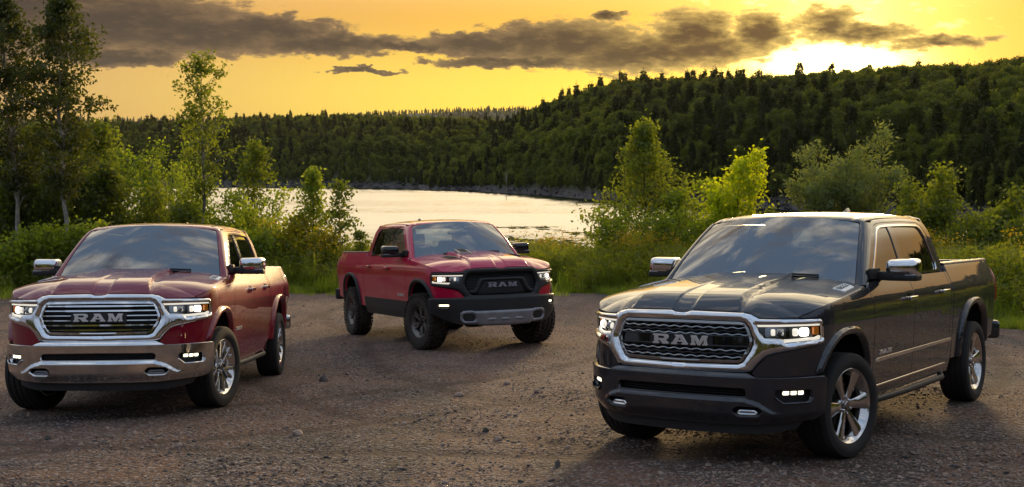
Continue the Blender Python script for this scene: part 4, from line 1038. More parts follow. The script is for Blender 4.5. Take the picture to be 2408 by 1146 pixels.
def wheel(kind, parent, mtx, rim_mat, tyre_mat, spoke_mat):
    p = WH[kind]
    w = link('wheel', cm('rim_' + kind, lambda: lathe(rim_prof(p['rim'], p['w']), 64), 40), rim_mat, parent, mtx)
    def tyre():
        d = lathe(tyre_prof(p['R'], p['rim'], p['w']), 80)
        if kind == 'rugged': d = join(lathe([(a, b - .006 if b > .38 else b) for a, b in tyre_prof(p['R'] - .010, p['rim'], p['w'])], 80), knobs(p['R'] - .013, p['w'], 40))
        return d
    link('tyre', cm('tyre_' + kind, tyre, 30), tyre_mat, w)
    for k in range(7 if kind == 'fork' else 6):
        link('spoke', cm(f'spoke_{kind}{k}', lambda: spoke_mesh(kind, k), 30), spoke_mat, w)
    link('hub', cm('hub_' + kind, lambda: lathe([(.02, .085), (.060, .083), (.074, .072), (.078, .055), (.078, .0)], 32), 40), spoke_mat, w)
    link('centre_cap', cm('cap', lambda: lathe([(.070, .036), (.092, .036), (.098, .030), (.100, 0)], 24), 40), 'smoked_chrome' if kind != 'rugged' else 'black_plastic', w)
    for k in range(6):
        a = 2 * math.pi * (k + .5) / 6 + .3; m = Matrix.Translation((.060 * math.cos(a), .078, .060 * math.sin(a)))
        link('lug_nut', cm('lug', lambda: lathe([(0, .0115), (.016, .0115), (.020, .007), (.020, 0)], 8), 30), 'chrome' if kind != 'rugged' else 'black_gloss', w, m)
    link('brake_disc', cm('disc', lambda: join(lathe([(-.01, .07), (-.01, .185), (.012, .185), (.012, .07)], 40), rbox((.15, 0, .07), (.10, .07, .19), .015)), 35), 'brake_metal', w)
    link('wheel_back', cm('back_' + kind, lambda: lathe([(-.05, .0), (-.05, p['rim'] - .03)], 32), 30), 'black_void', w)
    return w

# ---- front-end outlines in (s, z): s runs along the body from the grille centre outwards
def sym(half):
    h = [tuple(p) for p in half]; return np.array(h + [(-a, b) for a, b in h[::-1] if abs(a) > 1e-6])
SUR_OUT = [(0, 1.140), (.048, 1.143), (.083, 1.155), (.49, 1.148), (.553, 1.135), (.612, 1.105), (.72, 1.103), (1.085, 1.100), (1.112, 1.082), (1.120, 1.00), (1.124, .945), (1.112, .920), (.875, .884), (.71, .857), (.655, .838), (.595, .778), (.552, .724), (.50, .716), (0, .712)]
GRILLE = [(0, 1.090), (.47, 1.086), (.505, 1.075), (.535, 1.04), (.563, .96), (.562, .925), (.545, .88), (.490, .795), (.455, .780), (0, .774)]
LAMP = [(.588, 1.066), (1.094, 1.068), (1.104, 1.055), (1.106, .962), (1.092, .950), (.805, .930), (.770, .962), (.645, .970), (.606, 1.018)]
BUMP = [(0, .716), (.525, .714), (.565, .698), (.600, .680), (1.10, .684), (1.122, .670), (1.128, .40), (1.10, .375), (1.03, .362), (.80, .352), (.66, .348), (.55, .338), (.30, .334), (0, .334)]
INTAKE = rnd(sym([(0, .612), (.50, .608), (.522, .590), (.515, .545), (0, .545)][0:]), .015)
FOGH = rnd([(.712, .600), (.985, .596), (.992, .535), (.968, .505), (.765, .502), (.715, .545)], .025)
HOOKH = rnd([(.418, .442), (.455, .478), (.60, .474), (.632, .445), (.605, .395), (.45, .393)], .022)
def bump_off(s, z):
    a = np.abs(s)
    o = .028 + .028 * sstep(.72, .685, z) - .05 * sstep(.43, .33, z)
    zr = np.interp(a, [0, .50, .60, .70, 1.2], [.535, .535, .505, .44, .36])
    return o + .016 * sstep(zr + .008, zr - .028, z) * sstep(.84, .62, a)
bumper_map = lambda s, z: skin(s, z, bump_off(s, z))
def sk(off): return lambda s, z: skin(s, z, off)
def path_on(fm, pts, r, n=60, seg=8):
    P = np.array(pts, float); t = np.linspace(0, 1, len(P)); q = np.linspace(0, 1, n)
    return tube(fm(np.interp(q, t, P[:, 0]), np.interp(q, t, P[:, 1])), r, seg)
def gw(z, y=0):   # half-width of the grille opening at height z
    P = np.array(GRILLE[1:-1])[::-1]; return float(np.interp(z, P[:, 1], P[:, 0]))

def make_truck(kind, mtx, label, steer, lift=0.0):
    """kind: 'chrome' (maroon, chrome bars), 'rugged' (red, black trim), 'granite' (grey, wave grille)"""
    ch, rg, gr = kind == 'chrome', kind == 'rugged', kind == 'granite'
    body = {'chrome': 'maroon_paint', 'rugged': 'red_paint', 'granite': 'granite_paint'}[kind]
    T = tag(empty('pickup_truck', mtx), label, 'truck', 'pickup trucks parked on the gravel lot')
    up = Matrix.Translation((0, 0, lift))
    def part(name, key, fn, m, parent=None, x=None):
        return link(name, cm(key, fn), m, parent or T, (up if parent is None else None) if x is None else (up @ x if parent is None else x))
    def both(name, key, fn, m, parent=None):
        a = part(name, key + '_l', fn, m, parent); b = part(name, key + '_r', lambda: mirror(fn()), m, parent); return a, b
    # --- body panels
    fend = [(.93, 1.113), (1.096, 1.110), (1.124, 1.085), (1.131, .92), (1.131, .73)]
    fend += [(float(sx(x)), z) for x, z in arch(*AF_IN, .70, .48)] + [(float(sx(x)), z) for x, z in ((-.57, .475), (-.565, .9), (-.53, 1.17), (-.515, 1.283))] + [(s, z - .004) for s, z in HC[::-1][1:]]
    both('front_fender', 'fender', lambda: panel(fend, sk(0), step=.028, flange=.02), body)
    both('lower_fascia', 'fascia', lambda: panel([(1.118, .914), (.875, .879), (.71, .851), (.66, .832), (.60, .772), (.558, .715), (.605, .655), (1.118, .655)], sk(.004), step=.03, flange=.02), body)
    fd = [(-.580, .478), (-1.643, .478), (-1.643, 1.336), (-.585, 1.322), (-.527, 1.282), (-.542, 1.17), (-.577, .9)]
    rd = [(-1.655, .478), (-2.70, .478), (-2.775, .56), (-2.80, .70), (-2.80, 1.336), (-1.655, 1.336)]
    cc = [(-2.71, .478), (-2.885, .478), (-2.885, 1.336), (-2.812, 1.336), (-2.812, .70), (-2.786, .555)]
    bs = [(-2.908, .50), (-2.908, 1.405), (-4.66, 1.405), (-4.75, 1.385), (-4.80, 1.33), (-4.828, .95), (-4.81, .64), (-4.30, .58)]
    bs = bs[:8] + [p for p in arch(*AR_IN, .50, .58)][::-1]
    fdl = both('front_door', 'front_door', lambda: panel(sz(fd), sk(0), step=.045, flange=.02), body)
    rdl = both('rear_door', 'rear_door', lambda: panel(sz(rd), sk(0), step=.045, flange=.02), body)
    both('cab_corner', 'cab_corner', lambda: panel(sz(cc), sk(0), step=.045, flange=.03), body)
    both('bed_side', 'bed_side', lambda: panel(sz(bs), sk(0), step=.04, flange=.03), body)
    flare = body if not rg else 'black_plastic'
    ff = sz(arch(*AF_OUT, .705, .49) + arch(*AF_IN, .69, .49)[::-1]); fr = sz(arch(*AR_OUT, .49, .56) + arch(*AR_IN, .49, .56)[::-1])
    both('front_wheel_flare', 'flare_f', lambda: panel(ff, sk(.016), step=.02, flange=.035, pillow=(.022, .05)), flare)
    both('rear_wheel_flare', 'flare_r', lambda: panel(fr, sk(.016), step=.02, flange=.035, pillow=(.022, .05)), flare)
    both('rocker', 'rocker', lambda: panel(sz([(-.47, .385), (-2.86, .385), (-2.90, .474), (-.52, .474)]), sk(-.006), step=.05, flange=.05), body if not rg else 'black_plastic')
    if rg:
        both('lower_cladding', 'cladding', lambda: panel(sz([(-.582, .476), (-2.885, .476), (-2.885, .66), (-.58, .655)]), sk(.007), step=.05, flange=.008), 'black_plastic')
    if gr:
        both('door_trim_strip', 'door_strip', lambda: panel(sz([(-.64, .672), (-2.875, .676), (-2.875, .704), (-.66, .702)]), sk(.004), step=.04, flange=.01, pillow=(.010, .014)), 'dusty_chrome')
        both('sill_trim', 'sill_trim', lambda: panel(sz([(-.53, .466), (-2.74, .466), (-2.74, .479), (-.53, .479)]), sk(.006), step=.05, flange=.01), 'dusty_chrome')
    if not rg:
        both('side_step', 'side_step', lambda: tube([(-.62, .86, .40), (-.72, .93, .355), (-1.5, .945, .35), (-2.6, .945, .35), (-2.72, .88, .40)], .028, 10), 'black_plastic')
    part('hood', 'hood', lambda: panel(hood_outline(), lambda x, y: hood(x, y), step=.015, flange=.02), body)
    # --- cab
    cs = xz([(-.612, 1.338), (-1.168, 1.795), (-1.21, 1.822), (-1.30, 1.842), (-2.70, 1.850), (-2.78, 1.838), (-2.815, 1.76), (-2.885, 1.40), (-2.885, 1.338)])
    both('cab_side', 'cab_side', lambda: panel(cs, cab, [xz(shrink(FRAME, -.002)) if False else xz(FRAME)], step=.03, flange=.03), body)
    both('door_frame', 'door_frame', lambda: panel(xz(shrink(FRAME, .005)), lambda u, t: cab(u, t, -.002), [xz(DLO)], step=.025, flange=.03), body)
    both('window_trim', 'window_trim', lambda: panel(xz(shrink(DLO, -.009)), lambda u, t: cab(u, t, .002), [xz(shrink(DLO, .009))], step=.03, flange=.012, pillow=(.006, .009)), 'chrome' if not rg else 'black_gloss')
    both('window_pillar', 'window_pillar', lambda: panel(xz([(-1.585, 1.36), (-1.70, 1.36), (-1.70, 1.784), (-1.585, 1.784)]), lambda u, t: cab(u, t, -.006), step=.03, flange=.012), 'black_gloss' if not gr else body)
    dg = shrink(DLO, .002)
    fw = [p for p in dg if p[0] > -1.59]; rw = [p for p in dg if p[0] < -1.69]
    both('front_side_window', 'front_glass', lambda: panel(xz([(-1.584, 1.36)] + fw[:] + [(-1.584, 1.784)]), lambda u, t: cab(u, t, -.014), step=.05, flange=0), 'tinted_glass')
    both('rear_side_window', 'rear_glass', lambda: panel(xz([(-1.701, 1.785)] + rw + [(-1.701, 1.36)]), lambda u, t: cab(u, t, -.014), step=.05, flange=0), 'tinted_glass')
    def pillar():
        n = 16; b = np.linspace(0, 1, n); W = wsc(1.006 + 0 * b, b, .004)
        ex = np.interp(b, [0, .08, .9, 1], [-.560, -.612, -1.168, -1.215]); ez = np.interp(b, [0, .08, .9, 1], [1.29, 1.338, 1.795, 1.826]); E_ = cab(-ex, tz(ez), .001)
        secs = []
        for i in range(n):
            c = np.array([W[i, 0] - .004, E_[i, 1] - .012, .5 * (W[i, 2] + E_[i, 2]) + .014]); t = np.linspace(0, 1, 8)[:, None]
            secs.append((1 - t) ** 2 * W[i] + 2 * t * (1 - t) * c + t * t * E_[i])
        return loft(secs, caps=False, ring=False)
    both('windscreen_pillar', 'pillar', pillar, body)
    def roof():
        tr = float(tz(1.853)); yy = np.linspace(.70, 0, 14)
        fr_ = [(1.022 + .088 * (y / .672) ** 2, float(ty(y))) for y in yy]
        def rm(u, t):
            P = cab(u, t); hx = 1.022 + .088 * (P[..., 1] / .672) ** 2
            P[..., 2] -= .022 * np.exp(-np.clip(-P[..., 0] - hx, 0, 3) / .03) + .006 * np.exp(-((np.abs(P[..., 1]) - .60) / .02) ** 2); return P
        d = panel([(1.215, tr)] + fr_ + [(2.83, QT), (2.80, float(ty(.6))), (2.755, tr)], rm, step=.035, flange=.02)
        return join(d, mirror(d))
    part('roof', 'roof', roof, body)
    def headliner():
        d = panel([(1.16, float(ty(.69))), (1.07, float(ty(.3))), (1.05, QT), (2.80, QT), (2.74, float(ty(.69)))], lambda u, t: cab(u, t, -.045), step=.08, flange=0, flip=True)
        return join(d, mirror(d))
    part('headliner', 'headliner', headliner, 'cabin_dark')
    part('windscreen', 'windscreen', lambda: panel(rnd([(-1, 0), (1, 0), (1, 1), (-1, 1)], .05), wsc, step=.09, flange=0), 'windscreen_glass')
    part('windscreen_border', 'frit', lambda: panel([(-1.01, -.02), (1.01, -.02), (1.01, 1.012), (-1.01, 1.012)], lambda a, b: wsc(a, b, -.006), [rnd([(-.945, .13), (.945, .13), (.925, .945), (-.925, .945)], .06)], step=.05, flange=0), 'black_plastic')
    part('sensor_cover', 'sensor', lambda: panel(rnd([(-.20, .95), (-.155, .84), (-.05, .80), (.02, .84), (.06, .84), (.10, .80), (.19, .84), (.23, .95)], .02), lambda a, b: wsc(a, b, -.010), step=.04, flange=.03), 'black_plastic')
    part('cowl', 'cowl', lambda: panel([(-.40, -.86), (-.40, .86), (-.56, .86), (-.47, .4), (-.44, 0), (-.47, -.4), (-.56, -.86)], lambda x, y: np.stack([x, y, 1.318 - .02 * y * y + 0 * x], -1), step=.08, flange=.02), 'black_plastic')
    for s0, s1 in (((-.62, .06), (-.05, .125)), ((.10, .065), (.66, .13))):
        part('wiper', f'wiper{s0}', lambda: path_on(lambda a, b: wsc(a, b, .016), [s0, ((s0[0] + s1[0]) / 2, s0[1] + .075), s1], .010, 14, 6), 'black_plastic')
    def fin():
        S = []
        for k in range(7):
            t = k / 6; x = -2.58 - .17 * t; h = .062 * math.sin(min(1, t * 1.25) * math.pi / 2) ** 1.2 + .004; w = .028 * (1 - .25 * t); z = float(zc(-2.65)) - .006
            S.append([(x, -w, z), (x - .02 * t, -w * .75, z + h * .6), (x - .02 * t, 0, z + h), (x - .02 * t, w * .75, z + h * .6), (x, w, z)])
        return loft(S)
    part('roof_antenna', 'fin', fin, body if not rg else 'black_gloss')
    bx = lambda z: -2.872 + .11 * (z - 1.335) / .5
    def cab_back():
        zz = np.linspace(1.20, 1.85, 10); half = [(float(np.interp(z, [1.2, 1.3, 1.335], [.90, .90, .885])) if z < 1.335 else float(qy(tz(z))) * .972, z) for z in zz] + [(.60, 1.872), (0, 1.882)]
        half[-3] = (.70, 1.845)
        return panel(sym([(0, 1.20)] + half), lambda y, z: np.stack([bx(z), y, z], -1), [rnd([(-.66, 1.40), (.66, 1.40), (.60, 1.78), (-.60, 1.78)], .05)], step=.06, flange=.02, flip=True)
    part('cab_back', 'cab_back', cab_back, body)
    part('rear_window', 'rear_win', lambda: panel(rnd([(-.66, 1.40), (.66, 1.40), (.60, 1.78), (-.60, 1.78)], .05), lambda y, z: np.stack([bx(z) + .01, y, z], -1), step=.2, flange=0), 'windscreen_glass' if rg else 'tinted_glass')
    # --- cabin
    part('cabin_tub', 'tub', lambda: join(rbox((-1.75, 0, .62), (2.2, 1.74, .06), 0), rbox((-1.72, .885, .95), (2.1, .02, .70), 0), rbox((-1.72, -.885, .95), (2.1, .02, .70), 0), rbox((-2.83, 0, .95), (.03, 1.7, .6), 0)), 'cabin_dark')
    part('dashboard', 'dash', lambda: join(rbox((-.62, 0, 1.16), (.38, 1.66, .26), .06, 4), rbox((-.80, .38, 1.29), (.16, .40, .07), .03, 3), rbox((-.60, 0, .9), (.3, 1.6, .4), .05)), 'cabin_trim' if rg else 'cabin_dark')
    def seat(x, y):
        rot = Matrix.Rotation(R_(-14), 4, 'Y')
        return join(rbox((x + .16, y, .86), (.55, .52, .18), .06, 3), rbox((x - .16, y, 1.19), (.15, .50, .66), .06, 3, rot), rbox((x - .265, y, 1.60), (.10, .28, .17), .045, 3, rot), tube([(x - .25, y - .06, 1.48), (x - .26, y - .06, 1.58)], .008, 6), tube([(x - .25, y + .06, 1.48), (x - .26, y + .06, 1.58)], .008, 6))
    for y in (.38, -.38): part('front_seat', f'seat{y}', lambda: seat(-1.52, y), 'cabin_leather')
    part('rear_seat', 'bench', lambda: join(rbox((-2.35, 0, .86), (.5, 1.45, .18), .06, 3), rbox((-2.62, 0, 1.17), (.14, 1.45, .60), .06, 3, Matrix.Rotation(R_(-12), 4, 'Y')), rbox((-2.70, .45, 1.50), (.09, .26, .14), .04, 3), rbox((-2.70, -.45, 1.50), (.09, .26, .14), .04, 3)), 'cabin_leather')
    def steer_wheel():
        a = np.linspace(0, 2 * math.pi, 33); P = np.c_[np.zeros(33), .185 * np.cos(a), .185 * np.sin(a)]; m = np.array(Matrix.Rotation(R_(-24), 3, 'Y'))
        ring = tube(P @ m.T + [-.98, .38, 1.20], .016, 8)
        return join(ring, tube(np.array([(0, -.18, 0), (0, .18, 0)]) @ m.T + [-.97, .38, 1.19], .018, 6), rbox((-.965, .38, 1.19), (.06, .14, .12), .03))
    part('steering_wheel', 'steer', steer_wheel, 'cabin_dark')
    part('interior_mirror', 'imirror', lambda: join(rbox((-.98, 0, 1.69), (.03, .25, .07), .02, 3), tube([(-.97, 0, 1.70), (-.93, 0, 1.76)], .01)), 'black_plastic')
    # --- load bed
    part('bed_floor', 'bedfloor', lambda: join(rbox((-3.86, 0, .86), (1.86, 1.62, .05), 0), rbox((-2.945, 0, 1.12), (.03, 1.62, .56), 0)), 'chassis_black')
    both('bed_inner_wall', 'bedwall', lambda: rbox((-3.86, .80, 1.13), (1.86, .03, .54), 0), 'black_plastic')
    def rail():
        S = []
        for x in np.linspace(-2.905, -4.79, 12):
            yo = float(skin(sx(x), 1.404)[1]); S.append([(x, yo + .004, 1.398), (x, yo - .002, 1.412), (x, yo - .03, 1.420), (x, .80, 1.420), (x, .782, 1.410), (x, .782, 1.36)])
        return loft(S, caps=False, ring=False)
    both('bed_rail', 'bedrail', rail, 'black_plastic')
    tg = part('tailgate', 'tailgate', lambda: join(rbox((-4.80, 0, 1.12), (.07, 1.60, .56), .02, 2), rbox((-4.845, 0, 1.30), (.03, 1.5, .12), .012)), body)
    link('tailgate_handle', cm('tg_handle', lambda: rbox((-4.862, 0, 1.29), (.02, .24, .06), .008)), 'black_plastic', tg)
    both('tail_lamp', 'tail_lamp', lambda: panel(rnd(sz([(-4.68, .97), (-4.848, .95), (-4.848, 1.30), (-4.72, 1.32)]), .02), sk(.006), step=.03, flange=.03, pillow=(.010, .03)), 'red_lens')
    part('rear_bumper', 'rear_bumper', lambda: join(rbox((-4.90, 0, .64), (.17, 1.50, .20), .03, 3), rbox((-4.84, .82, .64), (.17, .26, .20), .05, 3, Matrix.Rotation(R_(20), 4, 'Z')), rbox((-4.84, -.82, .64), (.17, .26, .20), .05, 3, Matrix.Rotation(R_(-20), 4, 'Z'))), {'chrome': 'dusty_chrome', 'rugged': 'black_plastic', 'granite': body}[kind])
    # --- under the body
    both('chassis_rail', 'rail_u', lambda: join(rbox((-2.0, .45, .50), (5.6, .09, .16), .01), rbox((.55, .45, .46), (.5, .09, .14), .01)), 'chassis_black')
    part('underbody', 'under', lambda: join(rbox((-1.6, 0, .52), (2.4, 1.5, .10), .02), rbox((.42, 0, .62), (.8, 1.0, .5), .04), rbox((-1.0, 0, .40), (1.0, .5, .16), .05), rbox((-3.9, 0, .66), (1.9, 1.2, .2), .03), tube([(-1.2, 0, .45), (-3.6, 0, .42)], .05), rbox((.62, 0, .55), (.06, 1.6, .36), .02)), 'chassis_black')
    link('rear_axle', cm('axle_r', lambda: join(tube([(-3.672, -.75, .40), (-3.672, .75, .40)], .05), rbox((-3.66, 0, .39), (.26, .28, .26), .09, 3))), 'chassis_black', T)
    link('front_axle', cm('axle_f', lambda: join(tube([(0, -.75, .40), (0, .75, .40)], .035), rbox((.02, -.1, .39), (.2, .3, .2), .07, 3), rbox((-.05, .5, .33), (.3, .4, .05), .02), rbox((-.05, -.5, .33), (.3, .4, .05), .02))), 'chassis_black', T)
    def liner(ar, z0, z1):
        A = arch(ar[0], ar[1], ar[2] + .015, ar[3] + .015, z0, z1); S = [[(x, y, z) for x, z in A] for y in (.955, .80, .62, .50)]
        d = loft(S, caps=False, ring=False); k = len(A)
        V = np.vstack([d[0], [(ar[0], .50, .45)]]); F = d[1] + [(3 * k + i, 3 * k + i + 1, 4 * k) for i in range(k - 1)]
        return V, F, None
    both('front_wheel_liner', 'liner_f', lambda: liner(AF_IN, .50, .47), 'black_void'); both('rear_wheel_liner', 'liner_r', lambda: liner(AR_IN, .48, .52), 'black_void')
    # --- wheels
    wk, rm_, tm, sm = {'chrome': ('fork', 'polished_alloy', 'rubber', 'polished_alloy'), 'rugged': ('rugged', 'bronze_alloy', 'muddy_rubber', 'bronze_alloy'), 'granite': ('six', 'polished_alloy', 'rubber', 'polished_alloy')}[kind]
    R = WH[wk]['R']
    for x in (0.0, -3.672):
        for sg in (1, -1):
            m = Matrix.Translation((x, sg * .862, R - .004))
            if x == 0: m = m @ Matrix.Rotation(steer, 4, 'Z')
            if sg < 0: m = m @ Matrix.Rotation(math.pi, 4, 'Z')
            m = m @ Matrix.Rotation(.35 * sg + x * 1.7, 4, 'Y')
            wheel(wk, T, m, rm_, tm, sm)
    # --- doors: mirrors, handles
    mc = 'chrome' if not rg else 'black_gloss'
    def mir_head():
        def tp(bm):
            for v in bm.verts:
                if v.co.x > 0: v.co.y *= .86; v.co.z *= .84
                if v.co.y < 0: v.co.z *= .92
        return rbox((-.93, 1.095, 1.428), (.17, .285, .17), .05, 4, None, tp)
    for i, sg in enumerate((1, -1)):
        f = (lambda d: d) if sg > 0 else mirror
        mo = part('door_mirror', f'mirror{sg}', lambda: f(mir_head()), mc)
        link('mirror_base', cm(f'mbase{sg}', lambda: f(rbox((-.925, 1.10, 1.352), (.155, .265, .055), .024, 3))), 'black_plastic', mo)
        link('mirror_arm', cm(f'marm{sg}', lambda: f(join(rbox((-.90, .965, 1.365), (.11, .17, .075), .02, 2), rbox((-.80, .898, 1.385), (.24, .03, .09), .012)))), 'black_plastic', mo)
        link('mirror_glass', cm(f'mglass{sg}', lambda: f(rbox((-1.016, 1.11, 1.425), (.006, .21, .135), .002, 1))), 'chrome', mo)
        link('turn_lamp', cm(f'mturn{sg}', lambda: f(rbox((-.876, 1.175, 1.372), (.05, .09, .016), .006))), 'lamp_lens', mo)
        for dr, hx in ((fdl[i], -1.50), (rdl[i], -2.535)):
            hz = 1.153 if hx > -2 else 1.165; y0 = float(skin(sx(hx), hz)[1])
            link('door_handle', cm(f'handle{hx}{sg}', lambda: f(join(rbox((hx, y0 + .034, hz), (.215, .026, .036), .012, 3), rbox((hx + .085, y0 + .012, hz), (.035, .045, .03), .008), rbox((hx - .085, y0 + .012, hz), (.035, .045, .03), .008)))), 'chrome' if not rg else body, dr)
            link('handle_recess', cm(f'hrec{hx}{sg}', lambda: f(panel(rnd(sz([(hx + .075, hz - .038), (hx - .075, hz - .038), (hx - .06, hz + .038), (hx + .06, hz + .038)]), .03), sk(.0015), step=.02, flange=0))), 'black_gloss', dr)
    for sg in (1, -1):
        a, b = float(sx(-.715)), float(sx(-1.02)); z0, z1 = .728, .762
        if sg < 0: a, b = -b, -a
        for chx, d in letters(a, b, z0, z1, sk(.008), step=.03, depth=.007):
            if f'dl{chx}{sg}' not in MESH: MESH[f'dl{chx}{sg}'] = mesh_np('door_letter', *d)
            link('door_letter', MESH[f'dl{chx}{sg}'], 'letter_steel', T, up)
    # --- front end
    sur = 'chrome' if not rg else 'black_plastic'
    part('grille_surround', 'surround', lambda: panel(sym(SUR_OUT), sk(.010), [shrink(sym(GRILLE), -.008), np.array(LAMP), np.array([(-a, b) for a, b in LAMP])], step=.014, flange=.05, pillow=(.020, .035)), sur)
    if not rg:
        part('grille_inner_ring', 'inner_ring', lambda: panel(shrink(sym(GRILLE), .003), sk(.004), [shrink(sym(GRILLE), .022)], step=.02, flange=.03, pillow=(.012, .010)), 'chrome' if ch else 'smoked_chrome')
    gb = part('grille_backing', 'gback', lambda: panel(sym(GRILLE), sk(-.045), step=.05, flange=0), 'black_void')
    if ch:
        for z in (.822, .866, .910, .955, 1.000, 1.044):
            w = gw(z) - .012
            for seg in ([(-w, w)] if not .90 < z < .96 else [(-w, -.26), (.26, w)]):
                part('grille_bar', f'cbar{z}{seg[0]:.2f}', lambda: panel([(seg[0], z - .0052), (-.33, z - .0052), (-.29, z - .0078), (.29, z - .0078), (.33, z - .0052), (seg[1], z - .0052), (seg[1], z + .0052), (.33, z + .0052), (.29, z + .0078), (-.29, z + .0078), (-.33, z + .0052), (seg[0], z + .0052)] if not .90 < z < .96 else [(seg[0], z - .0052), (seg[1], z - .0052), (seg[1], z + .0052), (seg[0], z + .0052)], lambda s, q: skin(s, q, -.012 + .014 * sstep(.36, .30, np.abs(s)) * (1 if not .90 < z < .96 else 0)), step=.03, flange=.007, pillow=(.006, .008)), 'chrome')
        part('emblem_plate', 'cplate', lambda: panel(rnd([(-.255, .888), (.255, .888), (.255, .978), (-.255, .978)], .01), sk(-.004), step=.05, flange=.03), 'black_plastic')
    if gr:
        for k, z in enumerate((.798, .822, .847, .872, .897, .988, 1.012, 1.036, 1.060)):
            w = gw(z) - .014; q = np.linspace(-w, w, 120); bright = k in (1, 3, 5, 7)
            part('grille_bar', f'wbar{z}', lambda: tube(skin(q, z + .0042 * np.sin(q * 2 * math.pi / .092 + k * 1.6), -.006), .0062 if bright else .0052, 6), 'smoked_chrome' if bright else 'dark_alloy')
        part('grille_frame', 'gframe', lambda: path_on(sk(.0), [(-.54, .905), (-.545, .94), (-.53, .975), (0, .977), (.53, .975), (.545, .94), (.54, .905), (0, .903), (-.54, .905)], .006, 160, 6), 'dark_alloy')
        for sg in (1, -1):
            part('grille_insert', f'ginsert{sg}', lambda: panel(rnd([(.268 * sg, .908), (.525 * sg, .908), (.532 * sg, .942), (.515 * sg, .972), (.268 * sg, .972)], .01), sk(-.020), step=.04, flange=.02), 'black_gloss')
        part('emblem_plate', 'gplate', lambda: panel(rnd([(-.262, .896), (.262, .896), (.262, .988), (-.262, .988)], .012), sk(-.002), step=.05, flange=.03), 'dark_grille')
    if rg:
        part('grille_mesh', 'rgmesh', lambda: join(*[tube(skin(np.linspace(-gw(z) + .01, gw(z) - .01, 40), z, -.03), .006, 5) for z in np.arange(.79, 1.085, .022)]), 'dark_grille')
        part('grille_frame', 'rgframe', lambda: panel(sym([(0, 1.018), (.315, 1.014), (.36, .995), (.415, .87), (.45, .835), (.505, .835), (.485, .80), (.41, .80), (.375, .825), (.305, .965), (.28, .975), (0, .978)]), sk(-.004), step=.02, flange=.04, pillow=(.018, .016)), 'black_plastic')
        part('emblem_plate', 'rplate', lambda: panel(sym([(0, .97), (.28, .967), (.37, .80), (0, .795)]), sk(-.025), step=.05, flange=.01), 'dark_grille')
    lz = (.902, .975) if not rg else (.880, .945); lw = .226 if not rg else .222
    for chx, d in letters(-lw, lw, lz[0], lz[1], sk(.012 if not rg else .002), step=.012, depth=.025):
        key = f'gl{chx}{kind == "rugged"}'
        if key not in MESH: MESH[key] = mesh_np('emblem_letter', *d)
        link('emblem_letter', MESH[key], 'letter_steel' if not rg else 'grey_steel', T, up)
    # headlights
    for sg in (1, -1):
        q = (lambda P: np.asarray(P, float)) if sg > 0 else (lambda P: np.asarray(P, float) * [-1, 1])
        H = part('headlight', f'hl_house{sg}', lambda: panel(q(shrink(LAMP, .001)), sk(-.055), step=.04, flange=-.05), 'black_gloss')
        L = lambda n, key, poly, off, m, pil=None, fl=.03, st=.02: link(n, cm(f'{key}{sg}', lambda: panel(q(poly), sk(off), step=st, flange=fl, pillow=pil)), m, H)
        L('lamp_bezel', 'hl_bez1', rect(.655, .825, .968, 1.042, .02), -.040, 'lamp_lens', None, .02); L('lamp_bezel', 'hl_bez2', rect(.850, 1.035, .968, 1.042, .02), -.040, 'lamp_lens', None, .02)
        L('projector', 'hl_p1', rect(.700, .735, .982, 1.030, .012), -.034, 'lamp_soft', (.014, .016)); L('projector', 'hl_p1b', rect(.748, .805, .980, 1.032, .018), -.034, 'lamp_lens', (.020, .024))
        L('projector', 'hl_p2', rect(.874, .918, .978, 1.034, .014), -.034, 'lamp_soft', (.016, .02)); L('projector', 'hl_p3', rect(.930, 1.012, .976, 1.036, .020), -.034, 'lamp_white', (.018, .026))
        L('lamp_divider', 'hl_div', rect(.828, .846, .960, 1.048, .004), -.030, 'black_gloss', None, .02)
        L('daytime_strip', 'hl_top', [(.600, 1.050), (1.096, 1.052), (1.092, 1.065), (.592, 1.064)], -.006, 'lamp_soft', None, .02)
        L('daytime_strip', 'hl_bot', [(.808, .934), (1.090, .953), (1.100, .965), (1.096, .978), (1.06, .966), (.83, .957), (.792, .957)], -.006, 'lamp_soft', None, .02)
        L('amber_marker', 'hl_amb', rect(1.050, 1.096, .985, 1.042, .008), -.018, 'amber_lens', None, .03)
        link('lamp_cover', cm(f'hl_cover{sg}', lambda: panel(q(shrink(LAMP, .002)), sk(.004), step=.04, flange=0)), 'clear_cover', H)
    # bumper
    if not rg:
        bm_ = 'dusty_chrome' if ch else body
        BP = part('front_bumper', 'bumper', lambda: panel(sym(BUMP), bumper_map, [INTAKE, FOGH, FOGH * [-1, 1], HOOKH, HOOKH * [-1, 1]], step=.0135, flange=.045), bm_)
        link('intake_mesh', cm('intake', lambda: join(panel(INTAKE, sk(-.01), step=.05, flange=0), *[(d[0], d[1], None) for d in []])), 'black_void', BP)
        for k, z in enumerate((.560, .578, .596)):
            link('intake_bar', cm(f'intbar{k}', lambda: tube(skin(np.linspace(-.515, .515, 40), z, .012), .004, 5)), 'dark_grille', BP)
